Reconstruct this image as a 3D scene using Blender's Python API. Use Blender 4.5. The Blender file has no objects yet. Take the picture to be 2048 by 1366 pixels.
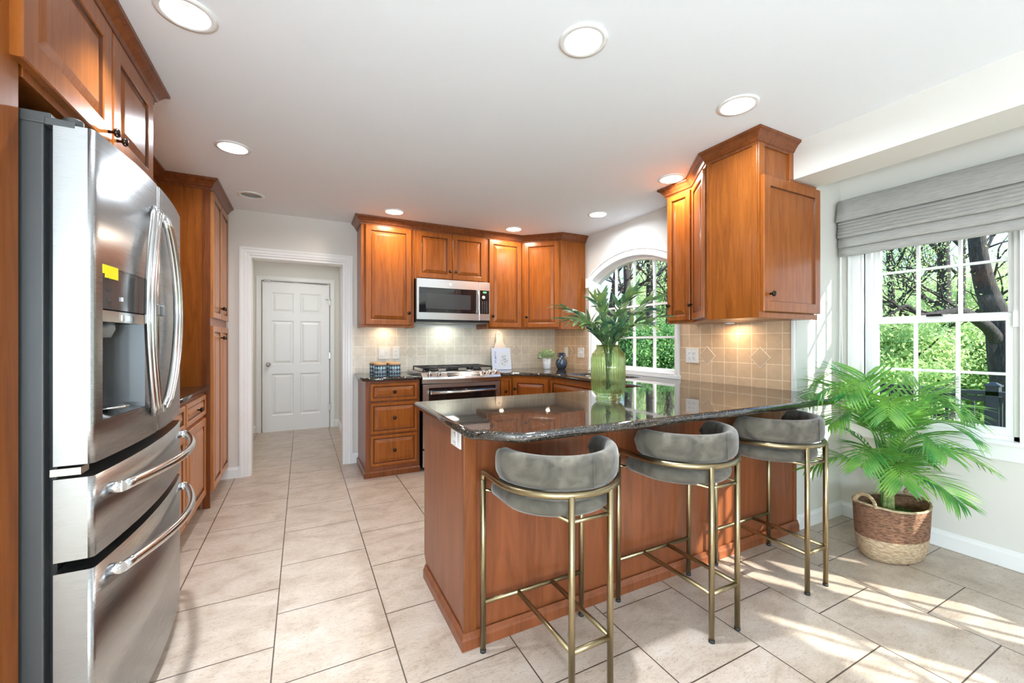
import bpy, bmesh, math, random
from mathutils import Vector, Matrix
random.seed(7)
PI = math.pi
SC = bpy.context.scene
COL = SC.collection
# ---------------------------------------------------------------- camera, sky, sun, exposure
F = 824.0; PX0 = 1024.0; PY0 = 683.0; EYE = 1.25
YAW = math.atan2(1024 - 604, F)
cam = bpy.data.cameras.new('camera'); cam.lens = F / 2048 * 36; cam.sensor_width = 36; cam.clip_start = .05; cam.clip_end = 300
camo = bpy.data.objects.new('camera', cam); COL.objects.link(camo)
camo.location = (0, 0, EYE); camo.rotation_euler = (PI / 2, 0, -YAW); SC.camera = camo
SC.view_settings.view_transform = 'Standard'; SC.view_settings.look = 'None'
SC.view_settings.exposure = 1.5; SC.view_settings.gamma = 1.0; SC.view_settings.use_curve_mapping = False
SC.cycles.max_bounces = 10; SC.cycles.diffuse_bounces = 7; SC.cycles.glossy_bounces = 5; SC.cycles.transmission_bounces = 8
SC.cycles.transparent_max_bounces = 12; SC.cycles.sample_clamp_indirect = 6; SC.cycles.caustics_refractive = False; SC.cycles.caustics_reflective = False
SKY_STRENGTH = .8
SUN_STRENGTH = 4.8
LAMP_WATT = 4.3
FILL_WATT = 13.5
w = bpy.data.worlds.new('sky'); SC.world = w; w.use_nodes = True
nt = w.node_tree; nt.nodes.clear()
out = nt.nodes.new('ShaderNodeOutputWorld'); bg = nt.nodes.new('ShaderNodeBackground')
tc = nt.nodes.new('ShaderNodeTexCoord'); sp = nt.nodes.new('ShaderNodeSeparateXYZ'); rp = nt.nodes.new('ShaderNodeValToRGB')
nt.links.new(tc.outputs['Generated'], sp.inputs[0]); nt.links.new(sp.outputs['Z'], rp.inputs[0])
e = rp.color_ramp.elements
e[0].position = 0.0; e[0].color = (.72, .84, 1, 1); e[1].position = .7; e[1].color = (.13, .32, .85, 1)
m1 = e.new(.18); m1.color = (.42, .64, 1, 1)
noi = nt.nodes.new('ShaderNodeTexNoise'); noi.inputs['Scale'].default_value = 3; noi.inputs['Detail'].default_value = 6
nt.links.new(tc.outputs['Generated'], noi.inputs['Vector'])
r2 = nt.nodes.new('ShaderNodeValToRGB'); r2.color_ramp.elements[0].position = .5; r2.color_ramp.elements[1].position = .72
nt.links.new(noi.outputs['Fac'], r2.inputs[0])
mx = nt.nodes.new('ShaderNodeMixRGB'); mx.inputs['Color2'].default_value = (1, 1, 1, 1)
nt.links.new(r2.outputs['Color'], mx.inputs['Fac']); nt.links.new(rp.outputs['Color'], mx.inputs['Color1'])
nt.links.new(mx.outputs['Color'], bg.inputs['Color']); bg.inputs['Strength'].default_value = SKY_STRENGTH
nt.links.new(bg.outputs[0], out.inputs[0])
sun = bpy.data.lights.new('sun', 'SUN'); sun.energy = SUN_STRENGTH; sun.angle = math.radians(.6); sun.color = (1, .95, .87)
suno = bpy.data.objects.new('sun', sun); COL.objects.link(suno)
suno.rotation_euler = Vector((.55, -.83, .63)).to_track_quat('Z', 'Y').to_euler(); suno.location = (8, -12, 9)

# ---------------------------------------------------------------- helpers
def tag(o, label=None, cat=None, group=None, kind=None):
    for k, v in (('label', label), ('category', cat), ('group', group), ('kind', kind)):
        if v: o[k] = v
    return o
def P(px, py, d):
    """world point seen at (px, py) at forward distance d"""
    r = (px - PX0) / F * d; c, s = math.cos(YAW), math.sin(YAW)
    return Vector((r * c + d * s, -r * s + d * c, EYE - (py - PY0) / F * d))
ORG = {}
def thing(name, loc, label, cat, group=None):
    o = bpy.data.objects.new(name, None); COL.objects.link(o); o.location = loc; o.empty_display_size = .1
    ORG[o] = Vector(loc); return tag(o, label, cat, group)
class MB:
    def __init__(s): s.v = []; s.f = []; s.sm = []; s.mi = {}
    def add(s, vs, fs, smooth=False):
        n = len(s.v); s.v += [Vector(v) for v in vs]; s.f += [[i + n for i in f] for f in fs]; s.sm += [smooth] * len(fs); return s
    def box(s, a, b, M=None):
        x0, y0, z0 = a; x1, y1, z1 = b
        vs = [Vector((x, y, z)) for x in (x0, x1) for y in (y0, y1) for z in (z0, z1)]
        if M: vs = [M @ v for v in vs]
        return s.add(vs, [(0, 1, 3, 2), (4, 6, 7, 5), (0, 4, 5, 1), (2, 3, 7, 6), (0, 2, 6, 4), (1, 5, 7, 3)])
    def cbox(s, c, size, M=None):
        c = Vector(c); h = Vector(size) / 2
        return s.box(c - h, c + h, M)
    def loft(s, rings, closed=True, cap=True, smooth=True):
        n = len(rings[0]); vs = [v for r in rings for v in r]; fs = []
        for i in range(len(rings) - 1):
            for j in range(n if closed else n - 1):
                k = (j + 1) % n
                fs.append((i * n + j, i * n + k, (i + 1) * n + k, (i + 1) * n + j))
        s.add(vs, fs, smooth)
        if cap and closed:
            s.add(rings[0], [list(range(n))]); s.add(rings[-1], [list(range(n))])
        return s
    def tube(s, pts, r, n=10, ref=None, cap=True, closed=False):
        """r: number, (ra, rb) or a list of either"""
        pts = [Vector(p) for p in pts]; L = len(pts); rings = []
        prev = None
        for i, p in enumerate(pts):
            if closed: t = pts[(i + 1) % L] - pts[i - 1]
            else: t = pts[min(i + 1, L - 1)] - pts[max(i - 1, 0)]
            if t.length < 1e-9: t = Vector((0, 0, 1))
            t.normalize()
            if ref is not None: u = Vector(ref) - t * t.dot(Vector(ref))
            elif prev is None:
                a = Vector((0, 0, 1)) if abs(t.z) < .9 else Vector((1, 0, 0)); u = a - t * t.dot(a)
            else: u = prev - t * t.dot(prev)
            u.normalize(); prev = u; v = t.cross(u)
            rr = r[i] if isinstance(r, list) else r
            ra, rb = rr if isinstance(rr, tuple) else (rr, rr)
            rings.append([p + u * (ra * math.cos(2 * PI * k / n)) + v * (rb * math.sin(2 * PI * k / n)) for k in range(n)])
        if closed: rings.append(rings[0]); cap = False
        return s.loft(rings, cap=cap)
    def lathe(s, prof, c=(0, 0, 0), n=24, axis='z', ripple=None, cap=True):
        c = Vector(c); rings = []
        for r, z in prof:
            ring = []
            for k in range(n):
                a = 2 * PI * k / n; q = r
                if ripple: q = r * (1 + ripple(k, z))
                x, y = q * math.cos(a), q * math.sin(a)
                v = {'z': (x, y, z), 'x': (z, x, y), 'y': (x, z, y), '-y': (x, -z, y), '-x': (-z, x, y)}[axis]
                ring.append(c + Vector(v))
            rings.append(ring)
        return s.loft(rings, cap=cap)
    def prism(s, poly, z0, z1):
        n = len(poly)
        vs = [(x, y, z0) for x, y in poly] + [(x, y, z1) for x, y in poly]
        return s.add(vs, [list(range(n)), list(range(n, 2 * n))] + [(i, (i + 1) % n, n + (i + 1) % n, n + i) for i in range(n)])
    def sweep(s, path, prof, closed=False):
        """prof: (offset to the right of the path, z) list, mitred"""
        P2 = [Vector(p) for p in path]; n = len(P2); rings = []
        for i, p in enumerate(P2):
            ns = []
            if closed or i > 0:
                d = (p - P2[i - 1]).normalized(); ns.append(Vector((d.y, -d.x)))
            if closed or i < n - 1:
                d = (P2[(i + 1) % n] - p).normalized(); ns.append(Vector((d.y, -d.x)))
            m = sum(ns, Vector((0, 0))).normalized(); m = m / max(.3, m.dot(ns[0]))
            rings.append([Vector((p.x + m.x * o, p.y + m.y * o, z)) for o, z in prof])
        if closed: rings.append(rings[0])
        return s.loft(rings, cap=not closed, smooth=False)
    def rings(s, o, U, V, N, w, h, levels, smooth=False, fill=True):
        """concentric rectangle rings in a plane: levels = [(inset, height)]"""
        o = Vector(o); U = Vector(U); V = Vector(V); N = Vector(N); rs = []
        for i, t in levels:
            rs.append([o + U * a + V * b + N * t for a, b in ((i, i), (w - i, i), (w - i, h - i), (i, h - i))])
        s.loft(rs, cap=False, smooth=smooth)
        if fill: s.add(rs[-1], [(0, 1, 2, 3)])
        return s
    def build(s, name, mat, parent=None, bevel=0, seg=2, loc=None, sub=0, auto=False):
        me = bpy.data.meshes.new(name)
        top = parent
        while top is not None and top.parent is not None: top = top.parent
        o0 = ORG.get(top, Vector((0, 0, 0))) if parent else Vector(loc or (0, 0, 0))
        me.from_pydata([v - o0 for v in s.v], [], s.f)
        me.polygons.foreach_set('use_smooth', s.sm)
        for k_, v_ in s.mi.items(): me.polygons[k_].material_index = v_
        bm = bmesh.new(); bm.from_mesh(me)
        bmesh.ops.remove_doubles(bm, verts=bm.verts, dist=1e-6)
        bmesh.ops.recalc_face_normals(bm, faces=bm.faces); bm.to_mesh(me); bm.free()
        o = bpy.data.objects.new(name, me); COL.objects.link(o)
        mats = mat if isinstance(mat, (list, tuple)) else [mat]
        for m in mats: me.materials.append(m)
        if parent: o.parent = parent
        else: o.location = o0; ORG[o] = o0
        if bevel:
            b = o.modifiers.new('bevel', 'BEVEL'); b.width = bevel; b.segments = seg; b.limit_method = 'ANGLE'; b.angle_limit = .6
        if sub:
            b = o.modifiers.new('sub', 'SUBSURF'); b.levels = b.render_levels = sub
        return o
def raw(name, me, mat, parent=None, loc=(0, 0, 0)):
    o = bpy.data.objects.new(name, me); COL.objects.link(o)
    if not me.materials: me.materials.append(mat)
    if parent: o.parent = parent
    else: o.location = loc; ORG[o] = Vector(loc)
    return o
def curve_slab(name, loops, z0, z1, bev, mat, parent=None, org=(0, 0, 0)):
    cu = bpy.data.curves.new(name, 'CURVE'); cu.dimensions = '2D'; cu.fill_mode = 'BOTH'
    for lp in loops:
        sp_ = cu.splines.new('POLY'); sp_.points.add(len(lp) - 1)
        for i, (x, y) in enumerate(lp): sp_.points[i].co = (x - org[0], y - org[1], 0, 1)
        sp_.use_cyclic_u = True
    h = (z1 - z0) / 2
    cu.extrude = max(1e-4, h - bev); cu.bevel_depth = bev; cu.bevel_resolution = 3; cu.offset = -bev
    tmp = bpy.data.objects.new(name, cu); COL.objects.link(tmp)
    me = bpy.data.meshes.new_from_object(tmp.evaluated_get(bpy.context.evaluated_depsgraph_get()))
    bpy.data.objects.remove(tmp)
    me.transform(Matrix.Translation((0, 0, (z0 + z1) / 2 - org[2])))
    me.materials.clear(); me.name = name
    o = bpy.data.objects.new(name, me); COL.objects.link(o); me.materials.append(mat)
    if parent: o.parent = parent
    else: o.location = org; ORG[o] = Vector(org)
    return o
def copy_tree(o, parent=None):
    c = o.copy(); COL.objects.link(c); c.parent = parent
    for ch in list(o.children): copy_tree(ch, c)
    return c
def bez(pts, n=8):
    """Catmull-Rom through the points"""
    pts = [Vector(p) for p in pts]; Q = [pts[0] * 2 - pts[1]] + pts + [pts[-1] * 2 - pts[-2]]; o = []
    for i in range(1, len(Q) - 2):
        for k in range(n):
            t = k / n; a, b, c, d = Q[i - 1:i + 3]
            o.append(.5 * ((2 * b) + (c - a) * t + (2 * a - 5 * b + 4 * c - d) * t * t + (3 * b - a - 3 * c + d) * t ** 3))
    return o + [pts[-1]]

# ---------------------------------------------------------------- materials
def mat(name, col, rough=.5, metal=0, spec=.5, ior=None, **kw):
    m = bpy.data.materials.new(name); m.use_nodes = True; b = m.node_tree.nodes['Principled BSDF']
    b.inputs['Base Color'].default_value = (*col, 1); b.inputs['Roughness'].default_value = rough
    b.inputs['Metallic'].default_value = metal; b.inputs['Specular IOR Level'].default_value = spec
    if ior: b.inputs['IOR'].default_value = ior
    for k, v in kw.items(): b.inputs[k.replace('_', ' ')].default_value = v
    return m
def nodes(m): return m.node_tree, m.node_tree.nodes['Principled BSDF']
def N(nt, t, **kw):
    n = nt.nodes.new('ShaderNode' + t)
    for k, v in kw.items():
        if k in n.inputs: n.inputs[k].default_value = v
        else: setattr(n, k, v)
    return n
def ramp(nt, fac, stops):
    r = N(nt, 'ValToRGB'); e = r.color_ramp.elements
    e[0].position, e[0].color = stops[0][0], (*stops[0][1], 1); e[1].position, e[1].color = stops[-1][0], (*stops[-1][1], 1)
    for p, c in stops[1:-1]: k = e.new(p); k.color = (*c, 1)
    nt.links.new(fac, r.inputs[0]); return r.outputs[0]
def noise(nt, scale=(1, 1, 1), s=5, detail=4, coord='Object', dist=0, rough=.5):
    t = N(nt, 'TexCoord'); mp = N(nt, 'Mapping'); mp.inputs['Scale'].default_value = scale
    nt.links.new(t.outputs[coord], mp.inputs[0]); n = N(nt, 'TexNoise', Scale=s, Detail=detail, Distortion=dist, Roughness=rough)
    nt.links.new(mp.outputs[0], n.inputs['Vector']); return n.outputs['Fac']
def bump(nt, b, h, strength=.2, dist=.01):
    n = N(nt, 'Bump', Strength=strength, Distance=dist); nt.links.new(h, n.inputs['Height']); nt.links.new(n.outputs[0], b.inputs['Normal']); return n
def wood(name, c1, c2, c3, rough=.28, scale=(14, 14, 1.1)):
    m = mat(name, c2, rough); nt, b = nodes(m)
    f = noise(nt, scale, 2.2, 7, dist=1.2, rough=.6)
    nt.links.new(ramp(nt, f, [(.28, c1), (.5, c2), (.75, c3)]), b.inputs['Base Color'])
    b.inputs['Coat Weight'].default_value = .08; b.inputs['Specular IOR Level'].default_value = .35; b.inputs['Coat Roughness'].default_value = .12
    return m
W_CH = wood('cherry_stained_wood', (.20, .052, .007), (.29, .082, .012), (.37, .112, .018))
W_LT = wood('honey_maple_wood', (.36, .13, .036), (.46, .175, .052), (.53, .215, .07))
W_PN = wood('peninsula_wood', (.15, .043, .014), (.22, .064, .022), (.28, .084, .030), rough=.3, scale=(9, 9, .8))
W_CR = wood('crown_wood', (.12, .032, .009), (.19, .055, .015), (.25, .075, .02))
W_GL = wood('dark_glaze_in_grooves', (.07, .018, .005), (.11, .03, .008), (.16, .045, .012))
W_LID = wood('bamboo_lid', (.45, .25, .1), (.55, .33, .14), (.62, .4, .2), rough=.4)
WALL = mat('wall_paint', (.72, .70, .65), .7)
WHITE = mat('white_trim_paint', (.85, .85, .84), .3)
CEIL = mat('ceiling_paint', (.86, .90, .95), .8)
DOORW = mat('white_door_paint', (.84, .84, .84), .35)
for m_ in (WALL, CEIL):
    nt, b = nodes(m_); bump(nt, b, noise(nt, (1, 1, 1), 180, 3), .08, .002)
STEEL = mat('brushed_steel', (.40, .40, .395), .24, 1)
nt, b = nodes(STEEL); f = noise(nt, (3, 3, 500), 3, 2)
nt.links.new(ramp(nt, f, [(.2, (.26, .26, .26)), (.8, (.31, .31, .31))]), b.inputs['Roughness'])
STEELL = mat('satin_door_edge_steel', (.62, .62, .60), .32, 1)
STEELH = mat('polished_handle_steel', (.72, .72, .72), .16, 1)
STEELF = mat('appliance_steel', (.66, .66, .65), .26, 1)
GREYP = mat('grey_painted_case', (.075, .076, .076), .45, .3)
GREYL = mat('grey_plastic', (.22, .23, .23), .35)
BLACKP = mat('black_plastic', (.012, .012, .013), .25)
BGLASS = mat('black_glass', (.012, .012, .014), .04, spec=.8)
DGLASS = mat('microwave_window', (.06, .062, .065), .1)
IRON = mat('cast_iron_grate', (.012, .012, .013), .5)
BRONZE = mat('dark_bronze_knob', (.05, .035, .028), .22, .9)
BRASS = mat('antique_brass', (.34, .27, .155), .3, 1)
RUBBER = mat('rubber', (.02, .02, .02), .6)
NICKEL = mat('satin_nickel', (.6, .57, .52), .25, 1)
PLATE = mat('white_switch_plate', (.80, .78, .74), .35)
SLOT = mat('dark_slots', (.05, .045, .04), .5)
YEL = mat('yellow_sticker', (.9, .78, .0), .5)
FAB = mat('grey_velvet', (.13, .125, .115), .85, Sheen_Weight=.35, Sheen_Roughness=.4)
nt, b = nodes(FAB); f = noise(nt, (1, 1, 1), 14, 3, dist=.8)
nt.links.new(ramp(nt, f, [(.3, (.055, .047, .036)), (.7, (.15, .13, .098))]), b.inputs['Base Color'])
LINEN = mat('grey_linen', (.42, .41, .385), .9)
nt, b = nodes(LINEN); f = noise(nt, (1, 2, 40), 9, 4)
nt.links.new(ramp(nt, f, [(.3, (.33, .32, .305)), (.7, (.47, .46, .43))]), b.inputs['Base Color']); bump(nt, b, f, .15, .002)
def emit(name, col, s):
    m = bpy.data.materials.new(name); m.use_nodes = True; nt = m.node_tree; nt.nodes.clear()
    e = N(nt, 'Emission', Color=(*col, 1), Strength=s); o = N(nt, 'OutputMaterial'); nt.links.new(e.outputs[0], o.inputs[0]); return m
LED = emit('led_lens', (1, .97, .92), 2.0)
LEDG = emit('green_display', (.1, .9, .15), 1.5)
LEDW = emit('white_display', (.7, .8, 1), 1.2)
LENS_OFF = mat('unlit_lens', (.5, .49, .46), .5)
def pane(name, tint=(.97, .99, .98)):
    m = bpy.data.materials.new(name); m.use_nodes = True; nt = m.node_tree; nt.nodes.clear()
    t = N(nt, 'BsdfTransparent', Color=(*tint, 1)); g = N(nt, 'BsdfGlossy', Roughness=.01); ge = N(nt, 'NewGeometry'); dt = N(nt, 'VectorMath', operation='DOT_PRODUCT'); nt.links.new(ge.outputs['Incoming'], dt.inputs[0]); nt.links.new(ge.outputs['Normal'], dt.inputs[1])
    ab = N(nt, 'Math', operation='ABSOLUTE'); nt.links.new(dt.outputs['Value'], ab.inputs[0]); iv = N(nt, 'Math', operation='SUBTRACT'); iv.inputs[0].default_value = 1; nt.links.new(ab.outputs[0], iv.inputs[1])
    pw = N(nt, 'Math', operation='POWER'); pw.inputs[1].default_value = 5; nt.links.new(iv.outputs[0], pw.inputs[0]); fr = N(nt, 'Math', operation='MULTIPLY_ADD'); fr.inputs[1].default_value = .6; fr.inputs[2].default_value = .02; nt.links.new(pw.outputs[0], fr.inputs[0])
    x = N(nt, 'MixShader'); o = N(nt, 'OutputMaterial')
    nt.links.new(fr.outputs[0], x.inputs[0]); nt.links.new(t.outputs[0], x.inputs[1]); nt.links.new(g.outputs[0], x.inputs[2]); nt.links.new(x.outputs[0], o.inputs[0]); return m
PANE = pane('window_glass')
# floor tiles: running bond, columns along y
FLOOR = mat('stone_look_floor_tile', (.5, .44, .38), .3); nt, b = nodes(FLOOR)
t = N(nt, 'TexCoord'); s_ = N(nt, 'SeparateXYZ'); nt.links.new(t.outputs['Object'], s_.inputs[0])
au = N(nt, 'Math', operation='ADD'); au.inputs[1].default_value = 20 * .45 - 1.722 + .0015
av = N(nt, 'Math', operation='ADD'); av.inputs[1].default_value = 20 * .444 + .546
nt.links.new(s_.outputs['Y'], au.inputs[0]); nt.links.new(s_.outputs['X'], av.inputs[0])
cb = N(nt, 'CombineXYZ'); nt.links.new(au.outputs[0], cb.inputs[0]); nt.links.new(av.outputs[0], cb.inputs[1])
br = N(nt, 'TexBrick', Scale=1, **{'Mortar Size': .0028, 'Mortar Smooth': .15, 'Brick Width': .45, 'Row Height': .444, 'Bias': 0.0})
br.offset = .5; br.inputs['Color1'].default_value = (0, 0, 0, 1); br.inputs['Color2'].default_value = (1, 1, 1, 1)
nt.links.new(cb.outputs[0], br.inputs['Vector'])
n1 = noise(nt, (1, 1.6, 1), 5, 8, dist=.6, rough=.65); n2 = noise(nt, (1, 3, 1), 45, 5, dist=1.5, rough=.7)
c1 = ramp(nt, n1, [(.3, (.38, .29, .22)), (.5, (.50, .405, .325)), (.72, (.58, .495, .42))])
c2 = ramp(nt, n2, [(.30, (.35, .24, .15)), (.49, (1, 1, 1)), (1, (1, 1, 1))])
mm = N(nt, 'MixRGB', blend_type='MULTIPLY', Fac=.6); nt.links.new(c1, mm.inputs[1]); nt.links.new(c2, mm.inputs[2])
mo = N(nt, 'MixRGB'); mo.inputs[2].default_value = (.075, .05, .035, 1)
nt.links.new(br.outputs['Fac'], mo.inputs[0]); nt.links.new(mm.outputs[0], mo.inputs[1]); nt.links.new(mo.outputs[0], b.inputs['Base Color'])
iv = N(nt, 'Math', operation='MULTIPLY_ADD'); iv.inputs[1].default_value = -1; iv.inputs[2].default_value = 1; nt.links.new(br.outputs['Fac'], iv.inputs[0])
hh = N(nt, 'Math', operation='MULTIPLY_ADD'); hh.inputs[1].default_value = .18; nt.links.new(n2, hh.inputs[0]); nt.links.new(iv.outputs[0], hh.inputs[2])
bump(nt, b, hh.outputs[0], .35, .003)
# wall tile
def walltile(name, axis, off_u, off_z, k1, k2, k3):
    m = mat(name, (.6, .5, .38), .42); nt, b = nodes(m)
    t = N(nt, 'TexCoord'); s_ = N(nt, 'SeparateXYZ'); nt.links.new(t.outputs['Object'], s_.inputs[0])
    au = N(nt, 'Math', operation='ADD'); au.inputs[1].default_value = 10.8 - off_u; nt.links.new(s_.outputs[axis], au.inputs[0])
    av = N(nt, 'Math', operation='ADD'); av.inputs[1].default_value = 10.8 - off_z; nt.links.new(s_.outputs['Z'], av.inputs[0])
    cb = N(nt, 'CombineXYZ'); nt.links.new(au.outputs[0], cb.inputs[0]); nt.links.new(av.outputs[0], cb.inputs[1])
    nz = N(nt, 'TexNoise', Scale=9, Detail=3); nt.links.new(cb.outputs[0], nz.inputs['Vector'])
    mxv = N(nt, 'MixRGB', Fac=.006); nt.links.new(cb.outputs[0], mxv.inputs[1]); nt.links.new(nz.outputs['Color'], mxv.inputs[2])
    br = N(nt, 'TexBrick', Scale=1, **{'Mortar Size': .0035, 'Mortar Smooth': .25, 'Brick Width': .108, 'Row Height': .108, 'Bias': 0.0})
    br.offset = 0; br.inputs['Color1'].default_value = (*k1, 1); br.inputs['Color2'].default_value = (*k2, 1); br.inputs['Mortar'].default_value = (*k3, 1)
    nt.links.new(mxv.outputs[0], br.inputs['Vector'])
    n1 = noise(nt, (1, 1, 1), 22, 6, rough=.7)
    mm = N(nt, 'MixRGB', blend_type='MULTIPLY', Fac=.5); nt.links.new(br.outputs['Color'], mm.inputs[1]); nt.links.new(ramp(nt, n1, [(.3, (.82, .78, .72)), (.6, (1.08, 1.06, 1.03))]), mm.inputs[2])
    nt.links.new(mm.outputs[0], b.inputs['Base Color'])
    iv = N(nt, 'Math', operation='MULTIPLY_ADD'); iv.inputs[1].default_value = -1; iv.inputs[2].default_value = 1; nt.links.new(br.outputs['Fac'], iv.inputs[0])
    bump(nt, b, iv.outputs[0], .4, .003); return m
T_B = walltile('tumbled_tile_back', 'X', .522, .92, (.66, .60, .50), (.74, .675, .575), (.87, .80, .69)); T_R = walltile('tumbled_tile_right', 'Y', 1.605, .92, (.60, .42, .27), (.69, .49, .32), (.84, .67, .48))
T_D = mat('diamond_tile', (.62, .56, .46), .42); T_D2 = mat('diamond_tile_tan', (.585, .415, .275), .42); GROUT = mat('tile_grout', (.88, .76, .60), .6)
# granite
GRAN = mat('black_granite', (.02, .018, .016), .035, spec=.5, ior=1.8); nt, b = nodes(GRAN)
t = N(nt, 'TexCoord'); vo = N(nt, 'TexVoronoi', Scale=260); nt.links.new(t.outputs['Object'], vo.inputs['Vector'])
n1 = noise(nt, (1, 1, 1), 90, 5, rough=.7)
ca = ramp(nt, vo.outputs['Color'], [(.0, (.006, .008, .008)), (.62, (.022, .02, .018)), (.84, (.08, .055, .035)), (1, (.30, .24, .17))])
cb_ = ramp(nt, n1, [(.3, (.4, .4, .4)), (.7, (1.7, 1.6, 1.5))])
mm = N(nt, 'MixRGB', blend_type='MULTIPLY', Fac=1); nt.links.new(ca, mm.inputs[1]); nt.links.new(cb_, mm.inputs[2]); nt.links.new(mm.outputs[0], b.inputs['Base Color'])
# basket weave
def weave(name, c1, c2):
    m = mat(name, c1, .85); nt, b = nodes(m)
    t = N(nt, 'TexCoord'); mp = N(nt, 'Mapping'); mp.inputs['Scale'].default_value = (22, 22, 75); nt.links.new(t.outputs['Object'], mp.inputs[0])
    n = N(nt, 'TexNoise', Scale=2, Detail=3); nt.links.new(mp.outputs[0], n.inputs['Vector'])
    nt.links.new(ramp(nt, n.outputs['Fac'], [(.35, c2), (.6, c1)]), b.inputs['Base Color']); bump(nt, b, n.outputs['Fac'], .9, .01); return m
BK_T = weave('brown_seagrass', (.30, .15, .085), (.12, .055, .03)); BK_B = weave('natural_seagrass', (.60, .46, .30), (.38, .26, .15))
def leafmat(name, c1, c2, scale=3, trans=.35, rough=.5):
    m = bpy.data.materials.new(name); m.use_nodes = True; nt, b = nodes(m)
    f = noise(nt, (1, 1, 1), scale, 2); c = ramp(nt, f, [(.3, c1), (.7, c2)])
    nt.links.new(c, b.inputs['Base Color']); b.inputs['Roughness'].default_value = rough
    tr = N(nt, 'BsdfTranslucent'); nt.links.new(c, tr.inputs['Color']); x = N(nt, 'MixShader', Fac=trans)
    o = [n for n in nt.nodes if n.type == 'OUTPUT_MATERIAL'][0]
    nt.links.new(b.outputs[0], x.inputs[1]); nt.links.new(tr.outputs[0], x.inputs[2]); nt.links.new(x.outputs[0], o.inputs[0]); return m
L_SPR = leafmat('spring_leaves', (.36, .55, .20), (.68, .82, .42), .8, .5)
L_YEL = leafmat('yellow_green_leaves', (.52, .68, .28), (.80, .90, .55), .8, .5)
L_DRK = leafmat('dark_hedge_leaves', (.08, .25, .06), (.26, .50, .15), 1.5, .3)
L_PALM = leafmat('palm_leaf', (.04, .26, .06), (.30, .56, .10), 7, .35, .35)
L_EUC = leafmat('eucalyptus_leaf', (.03, .13, .085), (.22, .30, .08), 11, .25, .4)
L_POT = leafmat('pale_leaf', (.25, .45, .25), (.62, .74, .45), 30, .2)
BARK = mat('bark', (.06, .05, .045), .9); nt, b = nodes(BARK); f = noise(nt, (6, 6, 1), 5, 8, dist=1, rough=.7)
nt.links.new(ramp(nt, f, [(.3, (.022, .02, .02)), (.55, (.075, .065, .06)), (.75, (.17, .15, .13))]), b.inputs['Base Color']); bump(nt, b, f, 1, .05)
GRASS = mat('lawn', (.12, .22, .05), .9)
DECKM = mat('deck_boards', (.30, .28, .255), .7); RAIL = mat('dark_railing_paint', (.022, .03, .04), .45)
SIDING = mat('exterior_siding', (.6, .58, .52), .7)

# ---------------------------------------------------------------- the room
H = 2.465; XL = -1.27; XL2 = XL + .012; XR = 2.93; YB = 4.52; XW = 3.48; YW = 1.58; YBACK = -3.3; BAYN = -2.6
def struct(o): o['kind'] = 'structure'; return o
struct(MB().box((XL - .1, YBACK - .1, -.12), (XR + .04, YB, 0)).box((XR + .04, BAYN - .1, -.12), (XW + .12, YW + .04, 0)).box((-1.3, YB, -.12), (.62, 6.75, 0)).build('floor', FLOOR))
CANS = [(-.382, 1.905), (-.385, 3.09), (-.377, 4.03), (.768, 3.93), (2.035, 3.95), (2.513, 3.126), (2.454, 2.196), (1.995, 1.36), (1.012, 1.352), (.1, -.6), (1.9, -.6), (1.0, -2.0), (-.4, -2.0)]  # the ones behind the viewer are added as fill
def circ(x, y, r, n=32): return [(x + r * math.cos(2 * PI * k / n), y + r * math.sin(2 * PI * k / n)) for k in range(n)]
struct(curve_slab('ceiling', [[(XL - .1, YBACK - .1), (XR + .1, YBACK - .1), (XR + .1, YB + .1), (XL - .1, YB + .1)]] + [circ(x, y, .078) for x, y in CANS], H, H + .02, .0, CEIL))
struct(MB().box((-1.3, YB + .1, H), (.62, 6.75, H + .03)).build('ceiling_hall', CEIL))
struct(MB().box((XR - .06, BAYN, 2.43), (XW + .1, YW + .05, 2.46)).build('ceiling_bay', CEIL))
# walls
def wall_y(y0, y1, x0, x1, holes, z1=H):
    m = MB(); xs = sorted({x0, x1, *[h for a in holes for h in a[:2]]})
    for a, b_ in zip(xs, xs[1:]):
        hs = [h for h in holes if h[0] <= a + 1e-6 and h[1] >= b_ - 1e-6]
        if not hs: m.box((a, y0, 0), (b_, y1, z1))
        else:
            h = hs[0]
            if h[2] > 0: m.box((a, y0, 0), (b_, y1, h[2]))
            m.box((a, y0, h[3]), (b_, y1, z1))
    return m
def wall_x(x0, x1, y0, y1, holes, z1=H):
    m = wall_y(x0, x1, y0, y1, holes, z1); m.v = [Vector((v.y, v.x, v.z)) for v in m.v]; return m
DX0, DX1, DZ = -.437, .388, 2.05
struct(wall_y(YB, YB + .13, XL - .1, XR + .1, [(DX0, DX1, 0, DZ)]).build('wall_back', WALL))
struct(MB().box((XL - .1, YBACK, 0), (XL, YB + .05, H)).build('wall_left', WALL))
struct(wall_y(YBACK - .1, YBACK, XL - .1, XR + .1, [(-1.0, .7, 0.05, 2.2), (.9, 2.5, .05, 2.2)]).build('wall_rear', mat('darkened_rear_paint', (.42, .40, .37), .7)))  # unseen rear wall, paint darkened to dim its reflection in the refrigerator
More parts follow.
